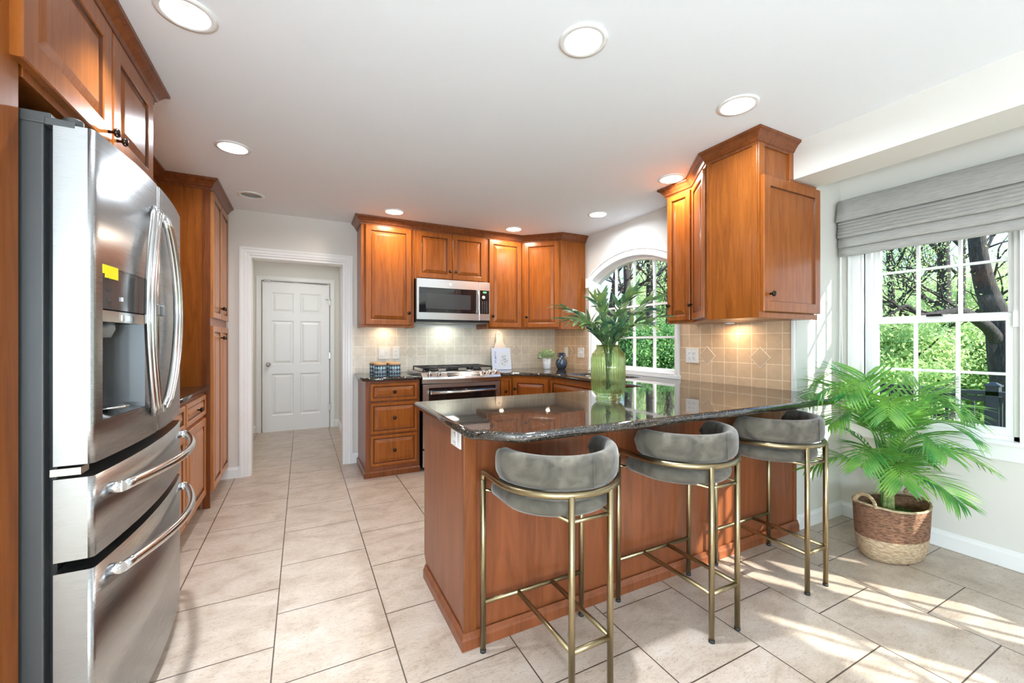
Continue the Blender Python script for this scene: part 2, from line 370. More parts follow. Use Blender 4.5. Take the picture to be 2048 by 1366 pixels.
# right wall with arched opening
AY0, AY1, AZ0, ASP, AAP = 2.57, 3.73, .955, 1.94, 2.105
AC = (AY0 + AY1) / 2; AH = (AY1 - AY0) / 2; SAG = AAP - ASP; AR = (AH ** 2 + SAG ** 2) / (2 * SAG)
def archz(y, off=0):
    return AAP + off - AR - off + math.sqrt(max(0, (AR + off) ** 2 - (y - AC) ** 2))
def arch_pts(off=0, n=20):
    a0 = math.asin(AH / AR); c = AAP - AR
    return [(AC + (AR + off) * math.sin(a), c + (AR + off) * math.cos(a)) for a in [(-a0 + 2 * a0 * i / n) for i in range(n + 1)]]
m = MB(); m.box((XR, YW, 0), (XR + .12, AY0, H)).box((XR, AY1, 0), (XR + .12, YB + .1, H)).box((XR, AY0, 0), (XR + .12, AY1, AZ0))
ap = arch_pts()
for (ya, za), (yb, zb) in zip(ap, ap[1:]):
    m.add([(XR, ya, za), (XR, yb, zb), (XR, yb, H), (XR, ya, H)], [(0, 1, 2, 3)])
    m.add([(XR + .12, ya, za), (XR + .12, yb, zb), (XR + .12, yb, H), (XR + .12, ya, H)], [(0, 1, 2, 3)])
    m.add([(XR, ya, za), (XR, yb, zb), (XR + .12, yb, zb), (XR + .12, ya, za)], [(0, 1, 2, 3)])
struct(m.build('wall_right', WALL))
struct(MB().box((2.68, BAYN - .1, 2.24), (2.95, YW, H)).build('wall_header', WALL))
struct(MB().box((XR + .12, YW, 0), (XW + .12, YW + .12, H)).build('wall_bay_side', WALL))
WINS = [(.735, 1.435), (-.06, .64), (-.90, -.20), (-1.9, -1.2)]
struct(wall_x(XW, XW + .14, BAYN, YW + .1, [(a, b_, .70, 2.08) for a, b_ in WINS]).build('wall_bay_window', WALL))
struct(MB().box((2.68, BAYN - .1, 0), (XW + .12, BAYN, H)).box((2.68, YBACK - .1, 0), (2.95, BAYN, H)).build('wall_bay_far', WALL))
# hall
struct(MB().box((-1.3, 6.6, 0), (-.495, 6.7, H)).box((.365, 6.6, 0), (.62, 6.7, H)).box((-.495, 6.6, 2.09), (.365, 6.7, H)).box((-.495, 6.63, 0), (.365, 6.7, 2.09)).build('wall_hall_end', WALL))  # box behind the door is added to block daylight leaking round it
struct(MB().box((.487, YB + .13, 0), (.6, 6.65, H)).build('wall_hall_right', WALL))
struct(MB().box((-1.3, YB + .13, 0), (-1.2, 6.65, H)).build('wall_hall_left', WALL))
# roof overhang outside
struct(MB().box((XR - .1, BAYN - .5, 2.60), (4.15, 5.2, 2.72)).build('trim_5', WHITE))
# casing helpers
def casing_y(x0, x1, z1, y, w_=.075, t=.02, s=-1):
    m = MB()
    prof = [(0, 0), (w_ * .1, t * .55), (w_ * .3, t * .55), (w_ * .38, t * .8), (w_ * .7, t * .8), (w_ * .78, t), (w_, t), (w_, 0)]
    rings = []
    for px, pz, nx, nz in ((x0, 0, -1, 0), (x0, z1, -1, 1), (x1, z1, 1, 1), (x1, 0, 1, 0)):
        rings.append([Vector((px + nx * a, y + s * b_, pz + nz * a)) for a, b_ in prof])
    m.loft(rings, smooth=False); return m
m = casing_y(DX0, DX1, DZ, YB)
m.box((DX0 - .001, YB - .002, 0), (DX0 + .018, YB + .135, DZ - .018)).box((DX1 - .018, YB - .002, 0), (DX1 + .001, YB + .135, DZ - .018)).box((DX0 - .001, YB - .002, DZ - .018), (DX1 + .001, YB + .135, DZ + .001))
struct(m.build('trim_1', WHITE))
struct(casing_y(-.495, .365, 2.09, 6.6, .06).build('trim_2', WHITE))
# hall door, six panels
m = MB(); X0, X1, Z1 = -.485, .355, 2.08; W_ = X1 - X0
cx = [0, .11, .38, .46, .73, W_]; cz = [0, .22, .80, .93, 1.54, 1.65, 1.93, Z1]
for i in range(5):
    for j in range(7):
        a, b_, c, dd = X0 + cx[i], X0 + cx[i + 1], cz[j], cz[j + 1]
        if i in (1, 3) and j in (1, 3, 5):
            m.rings((a, 6.585, c), (1, 0, 0), (0, 0, 1), (0, -1, 0), b_ - a, dd - c, [(0, 0), (.014, -.012), (.022, -.012), (.05, -.002)])
        else: m.add([(a, 6.585, c), (b_, 6.585, c), (b_, 6.585, dd), (a, 6.585, dd)], [(0, 1, 2, 3)])
m.box((X0, 6.6, 0), (X1, 6.625, Z1))
d = struct(m.build('door_1', DOORW, loc=(X0, 6.6, 0))); ORG[d] = Vector((X0, 6.6, 0))
MB().lathe([(.001, .07), (.02, .068), (.027, .055), (.024, .04), (.012, .032), (.011, .012), (.03, .008), (.032, 0)], (X0 + .07, 6.585, .93), 20, '-y').build('door_knob', NICKEL, d)
m = MB()
for z in (.25, 1.0, 1.78): m.box((X1 - .004, 6.575, z), (X1 + .012, 6.586, z + .09))
m.build('hinges', NICKEL, d)['kind'] = 'stuff'
MB().tube([(X1 - .05, 6.57, 1.86), (X1 + .02, 6.57, 1.86)], .006).box((X1 - .01, 6.565, 1.80), (X1, 6.585, 1.9)).build('latch', NICKEL, d)
MB().tube([(X0, 6.575, 2.085), (.33, 6.575, 2.075)], .005).box((X0 + .02, 6.57, 2.07), (X0 + .1, 6.585, 2.10)).build('door_stop_rod', NICKEL, d)
# baseboards
def base(path, h=.10, t=.014): return MB().sweep(path, [(0, 0), (t, 0), (t, h * .75), (t * .45, h * .88), (t * .3, h), (0, h)])
struct(base([(XL, YB), (DX0 - .075, YB)]).build('baseboard_back_left', WHITE))
struct(base([(DX1 + .075, YB), (.515, YB)]).build('baseboard_back_right', WHITE))
struct(base([(2.945, YW), (XW, YW), (XW, BAYN)]).build('baseboard_bay', WHITE))
struct(base([(-1.2, 6.6), (-.56, 6.6)]).build('baseboard_hall_left', WHITE))
struct(base([(.43, 6.6), (.487, 6.6), (.487, YB + .13)]).build('baseboard_hall_right', WHITE))
# arched window
def arch_strip(m, o0, o1, x0, x1, zb, n=20):
    A = [(AY0 - o0, zb)] + arch_pts(o0, n)[0:] + [(AY1 + o0, zb)]
    B = [(AY0 - o1, zb)] + arch_pts(o1, n)[0:] + [(AY1 + o1, zb)]
    A[0] = (A[1][0], zb); A[-1] = (A[-2][0], zb); B[0] = (B[1][0], zb); B[-1] = (B[-2][0], zb)
    rings = [[Vector((x0, a[0], a[1])), Vector((x1, a[0], a[1])), Vector((x1, b_[0], b_[1])), Vector((x0, b_[0], b_[1]))] for a, b_ in zip(A, B)]
    m.loft(rings, smooth=False)
m = MB(); arch_strip(m, -.045, .006, 2.97, 3.03, AZ0)
m.box((2.96, AY0 + .02, AZ0), (3.05, AY1 - .02, AZ0 + .04))
GX = 2.995
win = struct(m.build('window_1', WHITE, loc=(GX, AC, AZ0), bevel=.003)); ORG[win] = Vector((GX, AC, AZ0))
m = MB()
for k in range(1, 4):
    y = AY0 + .045 + (AY1 - AY0 - .09) * k / 4
    m.box((GX - .01, y - .010, AZ0 + .03), (GX + .012, y + .010, archz(y, -.045)))
for z in (1.29, 1.605): m.box((GX - .008, AY0 + .03, z - .010), (GX + .010, AY1 - .03, z + .010))
m.build('muntins', WHITE, win)
m = MB(); pp = [(AY0 + .04, AZ0 + .03)] + arch_pts(-.04) + [(AY1 - .04, AZ0 + .03)]
pp[0] = (pp[1][0], AZ0 + .03); pp[-1] = (pp[-2][0], AZ0 + .03)
m.add([(GX, y, z) for y, z in pp], [list(range(len(pp)))]); m.build('glass', PANE, win)
m = MB(); arch_strip(m, .002, .073, XR - .022, XR, .922); arch_strip(m, .055, .075, XR - .032, XR, .922)
arch_strip(m, -.004, .012, XR - .0215, XR + .045, AZ0)
m.box((XR - .03, AY0 - .055, .921), (XR, AY1 + .055, .955)).box((XR - .035, AY1 + .04, 1.86), (XR, AY1 + .10, 1.97)).box((XR - .03, AY0 + .001, AZ0), (3.0, AY1 - .001, AZ0 + .012))
struct(m.build('trim_3', WHITE, bevel=.003))
# double-hung bay windows
for wi, (a, b_) in enumerate(WINS):
    m = MB(); fz0, fz1 = .70, 2.08
    m.box((3.49, a, fz0), (3.60, a + .03, fz1)).box((3.49, b_ - .03, fz0), (3.60, b_, fz1)).box((3.49, a, fz1 - .03), (3.60, b_, fz1)).box((3.49, a, fz0), (3.62, b_, fz0 + .025))
    wn = struct(m.build('window_%d' % (wi + 2), WHITE, loc=(3.5, (a + b_) / 2, fz0))); ORG[wn] = Vector((3.5, (a + b_) / 2, fz0))
    for nm, x, z0, z1 in (('lower_sash', 3.515, .725, 1.41), ('upper_sash', 3.553, 1.375, 2.05)):
        m = MB(); y0, y1 = a + .012 + .018, b_ - .012 - .018; sw = .033; br_ = .042
        m.box((x - .016, y0, z0), (x + .016, y0 + sw, z1)).box((x - .016, y1 - sw, z0), (x + .016, y1, z1)).box((x - .0155, y0 + sw, z0), (x + .0155, y1 - sw, z0 + br_)).box((x - .0155, y0 + sw, z1 - br_), (x + .0155, y1 - sw, z1))
        gy0, gy1, gz0, gz1 = y0 + sw, y1 - sw, z0 + br_, z1 - br_
        for k in (1, 2):
            y = gy0 + (gy1 - gy0) * k / 3; m.box((x - .011, y - .008, gz0), (x + .011, y + .008, gz1))
        z = (gz0 + gz1) / 2; m.box((x - .0105, gy0, z - .008), (x + .0105, gy1, z + .008))
        so = m.build(nm, WHITE, wn, bevel=.002)
        MB().box((x - .002, gy0 - .005, gz0 - .005), (x + .002, gy1 + .005, gz1 + .005)).build('glass', PANE, so)
    MB().box((3.478, (a + b_) / 2 - .035, 1.405), (3.50, (a + b_) / 2 + .035, 1.42)).build('sash_lock', BLACKP if wi == 0 else WHITE, wn)
    MB().box((3.47, a - .01, 1.33), (3.50, a + .03, 1.42)).build('sensor', WHITE, wn)
m = MB()
for a, b_ in WINS:
    for y0, y1 in ((a - .075, a + .002), (b_ - .002, b_ + .09)):
        m.box((XW - .018, y0, .70), (XW + .002, y1, 2.16)); c = (y0 + y1) / 2
        m.box((XW - .024, c - .022, .70), (XW, c + .022, 2.16)); m.box((XW - .028, y0, .70), (XW, y0 + .012, 2.16)).box((XW - .028, y1 - .012, .70), (XW, y1, 2.16))
m.box((XW - .018, BAYN + .5, 2.08), (XW + .002, WINS[0][1] + .09, 2.16))
m.box((XW - .045, BAYN + .5, .68), (XW + .03, WINS[0][1] + .10, .702)).box((XW - .018, BAYN + .5, .59), (XW, WINS[0][1] + .09, .68))
struct(m.build('trim_4', WHITE, bevel=.002))
# unseen rear glazed doors, added to let daylight fill in from behind the camera
for i, (a, b_) in enumerate(((-1.0, .7), (.9, 2.5))):
    m = MB(); y = YBACK - .05
    m.box((a, y - .03, .05), (a + .07, y + .03, 2.2)).box((b_ - .07, y - .03, .05), (b_, y + .03, 2.2)).box((a, y - .03, 2.13), (b_, y + .03, 2.2)).box((a, y - .03, .05), (b_, y + .03, .2)).box(((a + b_) / 2 - .03, y - .03, .05), ((a + b_) / 2 + .03, y + .03, 2.2))
    wn = struct(m.build('window_%d' % (i + 6), WHITE, loc=(a, y, 0))); ORG[wn] = Vector((a, y, 0))
    MB().box((a + .05, y - .002, .15), (b_ - .05, y + .002, 2.15)).build('glass', PANE, wn)
# backsplash
struct(MB().box((.452, YB - .008, .921), (2.925, YB, 1.41)).build('trim_6', T_B))
struct(MB().box((XR - .008, 1.605, .921), (XR, AY0 - .05, 1.41)).box((XR - .008, AY1 + .1, .921), (XR, YB - .005, 1.41)).build('trim_7', T_R))
def diamond(u, z, plane, s=.076):
    m = MB(); o = YB - .008 if plane == 'b' else XR - .008
    def pt(a, b_, t): return (u + a, o - t, z + b_) if plane == 'b' else (o - t, u + a, z + b_)
    for r_, t in ((s, .0012),):
        q = [(r_, 0), (0, r_), (-r_, 0), (0, -r_)]
        m.add([pt(a, b_, 0) for a, b_ in q] + [pt(a, b_, t) for a, b_ in q], [(0, 1, 2, 3), (4, 5, 6, 7), (0, 1, 5, 4), (1, 2, 6, 5), (2, 3, 7, 6), (3, 0, 4, 7)])
    f = struct(m.build('trim_8', GROUT, loc=pt(0, 0, 0))); m = MB(); r_ = s - .006
    q = [(r_, 0), (0, r_), (-r_, 0), (0, -r_)]
    m.add([pt(a, b_, .001) for a, b_ in q] + [pt(a, b_, .0035) for a, b_ in q], [(0, 1, 2, 3), (4, 5, 6, 7), (0, 1, 5, 4), (1, 2, 6, 5), (2, 3, 7, 6), (3, 0, 4, 7)])
    m.build('tile', T_D if plane == 'b' else T_D2, f)
for u in (1.062, 1.386, 2.358): diamond(.522 + round((u - .522) / .108) * .108, .92 + .216, 'b')
for u in (1.605 + .216, 1.605 + .648, 1.605 + .108 * 24 - .01): diamond(u, .92 + .216, 'r')
struct(MB().box((2.912, 1.59, .915), (2.934, 1.606, 1.39)).build('trim_9', WHITE))

# ---------------------------------------------------------------- recessed lights
GL = 'recessed ceiling lights'; BAFF = mat('baffle_white', (.42, .42, .42), .5)
names = {0: 'deep white recessed downlight nearest the fridge top left', 1: 'lit round downlight above the walkway between fridge and tall pantry', 2: 'unlit round downlight near the doorway wall', 3: 'lit downlight above the left wall cabinet beside the doorway', 4: 'lit downlight above the cabinets right of the microwave', 5: 'lit downlight in front of the arched window', 6: 'lit downlight beside the small cabinet over the peninsula', 7: 'lit downlight left of the tall crown over the peninsula', 8: 'deep lit downlight centred over the peninsula end with the stools'}
for i, (x, y) in enumerate(CANS):
    t_ = thing('recessed_light', (x, y, H), names.get(i, 'added fill downlight in the ceiling behind the viewer'), 'ceiling light', GL)
    MB().lathe([(.098, 0), (.097, -.005), (.078, -.007), (.074, -.003), (.074, .0)], (x, y, H - .0005), 36, cap=False).build('trim_ring', WHITE, t_)
    deep = i in (0, 8) or i > 8
    dz = .085 if deep else .012; r2_ = .042 if deep else .072
    MB().loft([[Vector((x + r * math.cos(2 * PI * k / 36), y + r * math.sin(2 * PI * k / 36), z)) for k in range(36)] for r, z in ((.0742, H - .004), (.0742, H + .002), (r2_ + .004, H + dz))], cap=False).build('baffle', BAFF, t_)
    MB().lathe([(.001, dz), (r2_ + .004, dz), (r2_ + .004, dz + .003), (.001, dz + .003)], (x, y, H), 32).build('lens', LENS_OFF if i == 2 else LED, t_)
    if i != 2:
        la = bpy.data.lights.new('lamp', 'AREA'); la.shape = 'DISK'; la.size = .075 if deep else .1; la.spread = math.radians(80) if deep else PI; la.energy = LAMP_WATT * (.8 if i > 8 else 1); la.color = (1, .86, .72) if i in (3, 4, 6) else (.82, .91, 1)
        lo = bpy.data.objects.new('lamp', la); COL.objects.link(lo); lo.location = (0, 0, dz - .004 if not deep else dz - .006); lo.parent = t_

# dining chandelier known from its glow in the bay panes, plus an added fill one
def chandelier(x, y, z, label, n=5):
    t_ = thing('chandelier', (x, y, H), label, 'chandelier', 'dining area chandeliers')
    MB().lathe([(.001, 0), (.06, 0), (.05, -.025), (.001, -.03)], (x, y, H), 20).tube([(x, y, H - .02), (x, y, z)], .006).lathe([(.001, -.03), (.03, -.02), (.04, .02), (.02, .08), (.001, .1)], (x, y, z), 18).build('stem', BRASS, t_)
    for k in range(n):
        a = 2 * PI * k / n + .3; cx_, cy_ = x + .28 * math.cos(a), y + .28 * math.sin(a)
        ar = MB().tube(bez([(x, y, z), (x + .14 * math.cos(a), y + .14 * math.sin(a), z - .07), (cx_, cy_, z - .02), (cx_, cy_, z + .02)]), .006, 8).build('arm', BRASS, t_)
        MB().lathe([(.015, .02), (.02, .03), (.05, .10), (.048, .10), (.018, .032)], (cx_, cy_, z), 20, cap=False).build('shade', SHADEG, ar)
        la = bpy.data.lights.new('bulb', 'POINT'); la.energy = FILL_WATT; la.shadow_soft_size = .03; la.color = (.72, .86, 1)
        lo = bpy.data.objects.new('bulb', la); COL.objects.link(lo); lo.location = (cx_ - x, cy_ - y, z + .07 - H); lo.parent = t_
SHADEG = pane('clear_shade_glass')
chandelier(.0, -2.2, 1.15, 'brass chandelier with five clear shades over the dining spot behind the viewer')  # moved back and lowered so its bulbs fill the ceiling
chandelier(-.6, -1.2, 1.15, 'brass chandelier with five clear shades, added as fill light by the rear glass doors behind the viewer')  # unseen, added only to brighten the ceiling

t_ = thing('hall_ceiling_light', (0, 5.5, H), 'round flush ceiling light in the little hall beyond the doorway', 'ceiling light')
MB().lathe([(.001, -.06), (.09, -.055), (.13, -.03), (.14, 0)], (0, 5.5, H), 32).build('globe', LED, t_)
la = bpy.data.lights.new('bulb', 'AREA'); la.shape = 'DISK'; la.size = .28; la.energy = 3.5; la.color = (1, .97, .93)
lo = bpy.data.objects.new('bulb', la); COL.objects.link(lo); lo.location = (0, 0, -.065); lo.parent = t_
# ---------------------------------------------------------------- cabinet helpers
def knob(pos, n, parent, m_=None):
    """pos on door face, n = outward unit vector"""
    n = Vector(n).normalized(); mb = MB(); prof = [(.006, 0), (.005, .010), (.006, .014), (.0145, .018), (.017, .024), (.013, .031), (.001, .033)]
    q = n.to_track_quat('Z', 'Y').to_matrix()
    rings = [[Vector(pos) + q @ Vector((r * math.cos(2 * PI * k / 14), r * math.sin(2 * PI * k / 14), z)) for k in range(14)] for r, z in prof]
    mb.loft(rings); return mb.build('knob', m_ or BRONZE, parent)
def door(o, U, w_, h, parent, m_=None, name='door', stile=.055, t=.02, style='raised', kn=None):
    """o = lower corner on the cabinet face, U = horizontal unit vector; outward normal = U x Z"""
    U = Vector(U).normalized(); V = Vector((0, 0, 1)); Nn = U.cross(V)
    if style == 'raised': lv = [(0, 0), (0, t - .004), (.004, t), (stile - .008, t), (stile - .003, t - .003), (stile, t - .010), (stile + .006, t - .011), (stile + .034, t - .0015), (stile + .036, t - .001)]
    else: lv = [(0, 0), (0, t - .004), (.004, t), (stile - .004, t), (stile, t - .011)]
    m = MB().rings(o, U, V, Nn, w_, h, lv); m.rings(o, U, V, Nn, w_, h, [(0, 0), (.001, 0)])
    k0 = 4 * (4 if style == 'raised' else 3)
    for k in range(k0, k0 + (8 if style == 'raised' else 4)): m.mi[k] = 1
    dd = m.build(name, [m_ or W_CH, W_GL], parent, bevel=0)
    if kn: knob(Vector(o) + U * kn[0] + V * kn[1] + Nn * t, Nn, dd)
    return dd
CROWN = [(0, -.078), (.008, -.078), (.010, -.064), (.018, -.060), (.024, -.046), (.040, -.024), (.050, -.016), (.056, -.014), (.058, 0), (0, 0)]
def crown(path, name='crown_moulding', label='', loc=None, z=H - .001):
    o = MB().sweep(path, [(a, z + b_) for a, b_ in CROWN]).build(name, W_CR, loc=loc or (*path[0], z)); return tag(o, label, 'moulding')

# back wall uppers (front y = 4.2)
YU = 4.2; ZU0, ZU1 = 1.39, 2.40
t_ = thing('wall_cabinet', (.507, YU, ZU0), 'cherry wall cabinet with one raised panel door, beside the doorway and left of the microwave', 'cabinet')
MB().box((.507, YU, ZU0 + .03), (1.018, YB, ZU1)).box((.507, YU, ZU0), (1.018, YU + .018, ZU0 + .03)).box((.507, YU + .018, ZU0), (.525, YB, ZU0 + .03)).box((1.0, YU + .018, ZU0), (1.018, YB, ZU0 + .03)).build('body', W_CH, t_, bevel=.002)
door((.545, YU, 1.415), (1, 0, 0), .445, .97, t_, kn=(.415, .12))
t_ = thing('wall_cabinet', (1.02, YU, 1.90), 'short cherry wall cabinet with two doors directly above the microwave', 'cabinet')
MB().box((1.02, YU, 1.892), (1.828, YB, ZU1)).build('body', W_CH, t_, bevel=.002)
door((1.045, YU, 1.905), (1, 0, 0), .375, .48, t_, kn=(.345, .08)); door((1.425, YU, 1.905), (1, 0, 0), .375, .48, t_, kn=(.03, .08))
t_ = thing('wall_cabinet', (1.83, YU, ZU0), 'cherry wall cabinet with one door immediately right of the microwave', 'cabinet')
MB().box((1.83, YU, ZU0 + .03), (2.27, YB, ZU1)).box((1.83, YU, ZU0), (2.27, YU + .018, ZU0 + .03)).box((1.83, YU + .018, ZU0), (1.848, YB, ZU0 + .03)).build('body', W_CH, t_, bevel=.002)
door((1.85, YU, 1.41), (1, 0, 0), .405, .975, t_, kn=(.035, .12))
t_ = thing('corner_cabinet', (2.27, YU, ZU0), 'cherry diagonal corner wall cabinet above the small potted plant', 'cabinet')
MB().prism([(2.272, YU), (2.60, 3.872), (XR - .002, 3.872), (XR - .002, YB - .002), (2.272, YB - .002)], ZU0 + .03, ZU1).prism([(2.272, YU), (2.60, 3.872), (2.61, 3.89), (2.272, YU + .025)], ZU0, ZU0 + .03).prism([(2.60, 3.872), (XR - .002, 3.872), (XR - .002, 3.89), (2.61, 3.89)], ZU0, ZU0 + .03).build('body', W_CH, t_, bevel=.002)
ud = Vector((1, -1, 0)).normalized(); o_ = Vector((2.272, YU, 1.41)) + ud * .03
door(o_, ud, .405, .975, t_, kn=(.035, .12))
crown([(.507, YB), (.507, YU), (2.272, YU), (2.60, 3.872), (XR, 3.872)], label='dark cherry crown moulding running along the cabinets over range and corner')
# filler moulding strip between bodies and crown
tag(MB().sweep([(.509, YB), (.509, YU + .002), (2.273, YU + .002), (2.60, 3.875), (XR, 3.875)], [(0, 2.395), (-.02, 2.395), (-.02, H - .001), (0, H - .001)]).build('frieze_board', W_CH, loc=(.509, YU, 2.4)), 'plain cherry board under the crown along the range wall cabinets', 'board')

# microwave
t_ = thing('microwave', (1.42, 4.12, 1.45), 'stainless over-range microwave with black window and green clock', 'microwave')
MB().box((1.025, 4.13, 1.455), (1.822, YB - .01, 1.889)).build('case', BLACKP, t_, bevel=.003)
m = MB(); yF = 4.105
def slab_hole(m, x0, x1, z0, z1, hx0, hx1, hz0, hz1, y, yb):
    for a in ((x0, hx0, z0, z1), (hx1, x1, z0, z1), (hx0, hx1, z0, hz0), (hx0, hx1, hz1, z1)): m.box((a[0], y, a[2]), (a[1], yb, a[3]))
slab_hole(m, 1.023, 1.695, 1.475, 1.888, 1.045, 1.665, 1.545, 1.80, yF, 4.135)
dr = m.build('door', STEELF, t_)
la = bpy.data.lights.new('hob_lamp', 'AREA'); la.size = .2; la.energy = .6; la.color = (.90, 1, .95); lo = bpy.data.objects.new('hob_lamp', la); COL.objects.link(lo); lo.location = (0, .22, -.012); lo.parent = t_
MB().box((1.044, yF + .003, 1.544), (1.666, yF + .02, 1.801)).build('window', BGLASS, dr)
MB().box((1.115, yF + .001, 1.585), (1.60, yF + .004, 1.74)).build('screen', DGLASS, dr)
MB().tube(bez([(1.674, yF - .002, 1.79), (1.674, yF - .03, 1.76), (1.674, yF - .036, 1.67), (1.674, yF - .03, 1.58), (1.674, yF - .002, 1.55)]), (.012, .009), 12).build('handle', STEELH, dr)
m = MB().lathe([(.016, .0), (.016, .004), (.0135, .004), (.0135, .002)], (1.375, yF, 1.845), 28, '-y'); m.tube([(1.375 + .006 * math.cos(a) * (1 if k < 9 else .5), yF - .003, 1.845 + .007 * math.sin(a)) for k, a in enumerate([i * .55 for i in range(14)])], .0013, 6)
m.build('emblem', WHITE, dr)
cp = MB().box((1.698, yF, 1.475), (1.822, 4.135, 1.888)).build('control_panel', STEELF, t_, bevel=.003)
MB().box((1.705, yF - .003, 1.548), (1.812, yF, 1.80)).build('keypad', BGLASS, cp)
MB().box((1.742, yF - .004, 1.772), (1.78, yF - .003, 1.786)).build('clock', LEDG, cp)
MB().lathe([(.018, 0), (.018, .005), (.013, .005), (.013, .002)], (1.745, yF - .003, 1.725), 24, '-y').build('dial', PLATE, cp)
m = MB()
for r in range(8):
    for c in range(3): m.box((1.725 + c * .026, yF - .0036, 1.565 + r * .016), (1.738 + c * .026, yF - .003, 1.569 + r * .016))
m.build('buttons', GREYL, cp)['kind'] = 'stuff'
MB().box((1.03, 4.14, 1.445), (1.815, 4.45, 1.456)).build('underside_vent', GREYL, t_)
MB().box((1.025, 4.115, 1.452), (1.82, 4.14, 1.475)).build('bottom_grille', BLACKP, t_)

# under-cabinet strip lights (warm glow on the tiles)
def strip(x0, y0, x1, y1, z, label, watt=1.2):
    cx_, cy_ = (x0 + x1) / 2, (y0 + y1) / 2; 
    t_ = thing('under_cabinet_light', (cx_, cy_, z), label, 'light', 'under cabinet puck lights')
    MB().lathe([(.034, 0), (.034, -.008), (.026, -.010), (.001, -.010)], (cx_, cy_, z), 24).build('housing', WHITE, t_)
    la = bpy.data.lights.new('lamp', 'AREA'); la.shape = 'DISK'; la.size = .045; la.energy = watt * 2; la.color = (1, .76, .50)
    lo = bpy.data.objects.new('lamp', la); COL.objects.link(lo); lo.location = (0, 0, -.012); lo.parent = t_
strip(.6, 4.38, .95, 4.41, 1.419, 'small puck light under the wall cabinet beside the doorway', .18)
strip(1.95, 4.38, 2.25, 4.41, 1.419, 'small puck light under the cabinets right of the microwave', .10)
strip(2.45, 4.15, 2.75, 4.18, 1.419, 'small puck light under the diagonal corner cabinet', .14)
strip(2.80, 1.72, 2.83, 2.25, 1.389, 'small puck light under the small cabinet over the peninsula', .26)

# base cabinets, back wall left
t_ = thing('drawer_cabinet', (.516, 3.95, 0), 'cherry base cabinet with three drawers between doorway and range', 'cabinet')
MB().box((.516, 3.95, .06), (1.012, YB, .884)).build('body', W_PN, t_, bevel=.002)
MB().sweep([(.516, YB), (.516, 3.95), (1.012, 3.95)], [(0, 0), (.016, 0), (.016, .045), (.006, .06), (0, .06)]).build('base_moulding', W_CR, t_)
for z0, z1 in ((.70, .862), (.398, .682), (.10, .382)):
    door((.555, 3.95, z0), (1, 0, 0), .43, z1 - z0, t_, name='drawer', stile=.03, kn=(.215, (z1 - z0) / 2), m_=W_CH)
tag(curve_slab('worktop', [[(.482, YB - .001), (1.017, YB - .001), (1.017, 3.905), (.51, 3.905), (.482, 3.94)]], .886, .92, .012, GRAN, org=(.5, 4.2, .886)), 'small black granite worktop holding the four patterned canisters', 'worktop')

# range
t_ = thing('range_cooker', (1.44, 3.9, 0), 'stainless slide-in gas range with black grates, knobs and oven door', 'oven')
MB().box((1.035, 3.93, .02), (1.848, YB - .02, .90)).build('body', BLACKP, t_)
arc = [(1.025 + .83 * k / 12, 3.895 - .045 * math.sin(PI * k / 12)) for k in range(13)]
m = MB(); poly = [(1.03, 3.95)] + arc + [(1.855, 3.95)]
rings = []
for (x, y) in arc: rings.append([Vector((x, y + .055, .945)), Vector((x, y + .006, .905)), Vector((x, y, .885)), Vector((x, y + .008, .845)), Vector((x, y + .03, .84)), Vector((x, 4.0, .84)), Vector((x, 4.0, .945))])
m.loft(rings, smooth=False); pn = m.build('control_panel', STEELF, t_, bevel=.003)
MB().prism([(1.005, YB - .05), (1.005, 4.05), (1.02, 3.96)] + [(x, y + .055) for x, y in arc] + [(1.86, 3.96), (1.875, 4.05), (1.875, YB - .05)], .935, .948).build('cooktop', STEELF, t_, bevel=.004)
MB().box((1.05, 4.02, .9475), (1.83, 4.44, .953)).build('burner_well', BGLASS, t_, bevel=.01)
for x in (1.10, 1.19, 1.66, 1.73, 1.80):
    yk = 3.895 - .045 * math.sin(PI * (x - 1.025) / .83) + .032; n = Vector((0, -.64, .77)); q = n.to_track_quat('Z', 'Y').to_matrix()
    m = MB(); m.loft([[Vector((x, yk, .927)) + q @ Vector((r * math.cos(2 * PI * k / 18), r * math.sin(2 * PI * k / 18), z)) for k in range(18)] for r, z in ((.024, 0), (.024, .008), (.018, .012), (.016, .032), (.001, .034))])
    m.tube([Vector((x, yk, .927)) + q @ Vector((0, -.015, .034)), Vector((x, yk, .927)) + q @ Vector((0, .017, .034))], .005, 8); m.build('knob', STEELH, pn)
q = Vector((0, -.64, .77)).to_track_quat('Z', 'Y').to_matrix().to_4x4(); M_ = Matrix.Translation((1.44, 3.884, .927)) @ q
MB().box((-.17, -.024, 0), (.17, .024, .003), M_).build('display', BLACKP, pn)
def burner(x, y, r):
    b_ = MB().lathe([(r, 0), (r, .010), (r * .8, .014), (r * .75, .022), (.001, .024)], (x, y, .953), 24).build('burner', IRON, t_)
for x, y, r in ((1.2, 4.12, .05), (1.2, 4.34, .04), (1.44, 4.23, .055), (1.68, 4.12, .045), (1.68, 4.34, .04)): burner(x, y, r)
for gx in (1.07, 1.32, 1.57):
    m = MB(); x0, x1, y0, y1, z = gx, gx + .24, 4.03, 4.43, .985
    r = .0065
    m.tube([(x0, y0, z), (x1, y0, z), (x1, y1, z), (x0, y1, z)], r, 6, closed=True, ref=(0, 0, 1))
    m.tube([((x0 + x1) / 2, y0, z), ((x0 + x1) / 2, y1, z)], r, 6); m.tube([(x0, (y0 + y1) / 2, z), (x1, (y0 + y1) / 2, z)], r, 6)
    m.tube([(x0, y0 + .1, z), (x1, y0 + .1, z)], r, 6); m.tube([(x0, y1 - .1, z), (x1, y1 - .1, z)], r, 6)
    for a in (x0, x1):
        for b_ in (y0, y1): m.tube([(a, b_, z), (a, b_, .954)], r, 6)
    m.build('grate', IRON, t_)
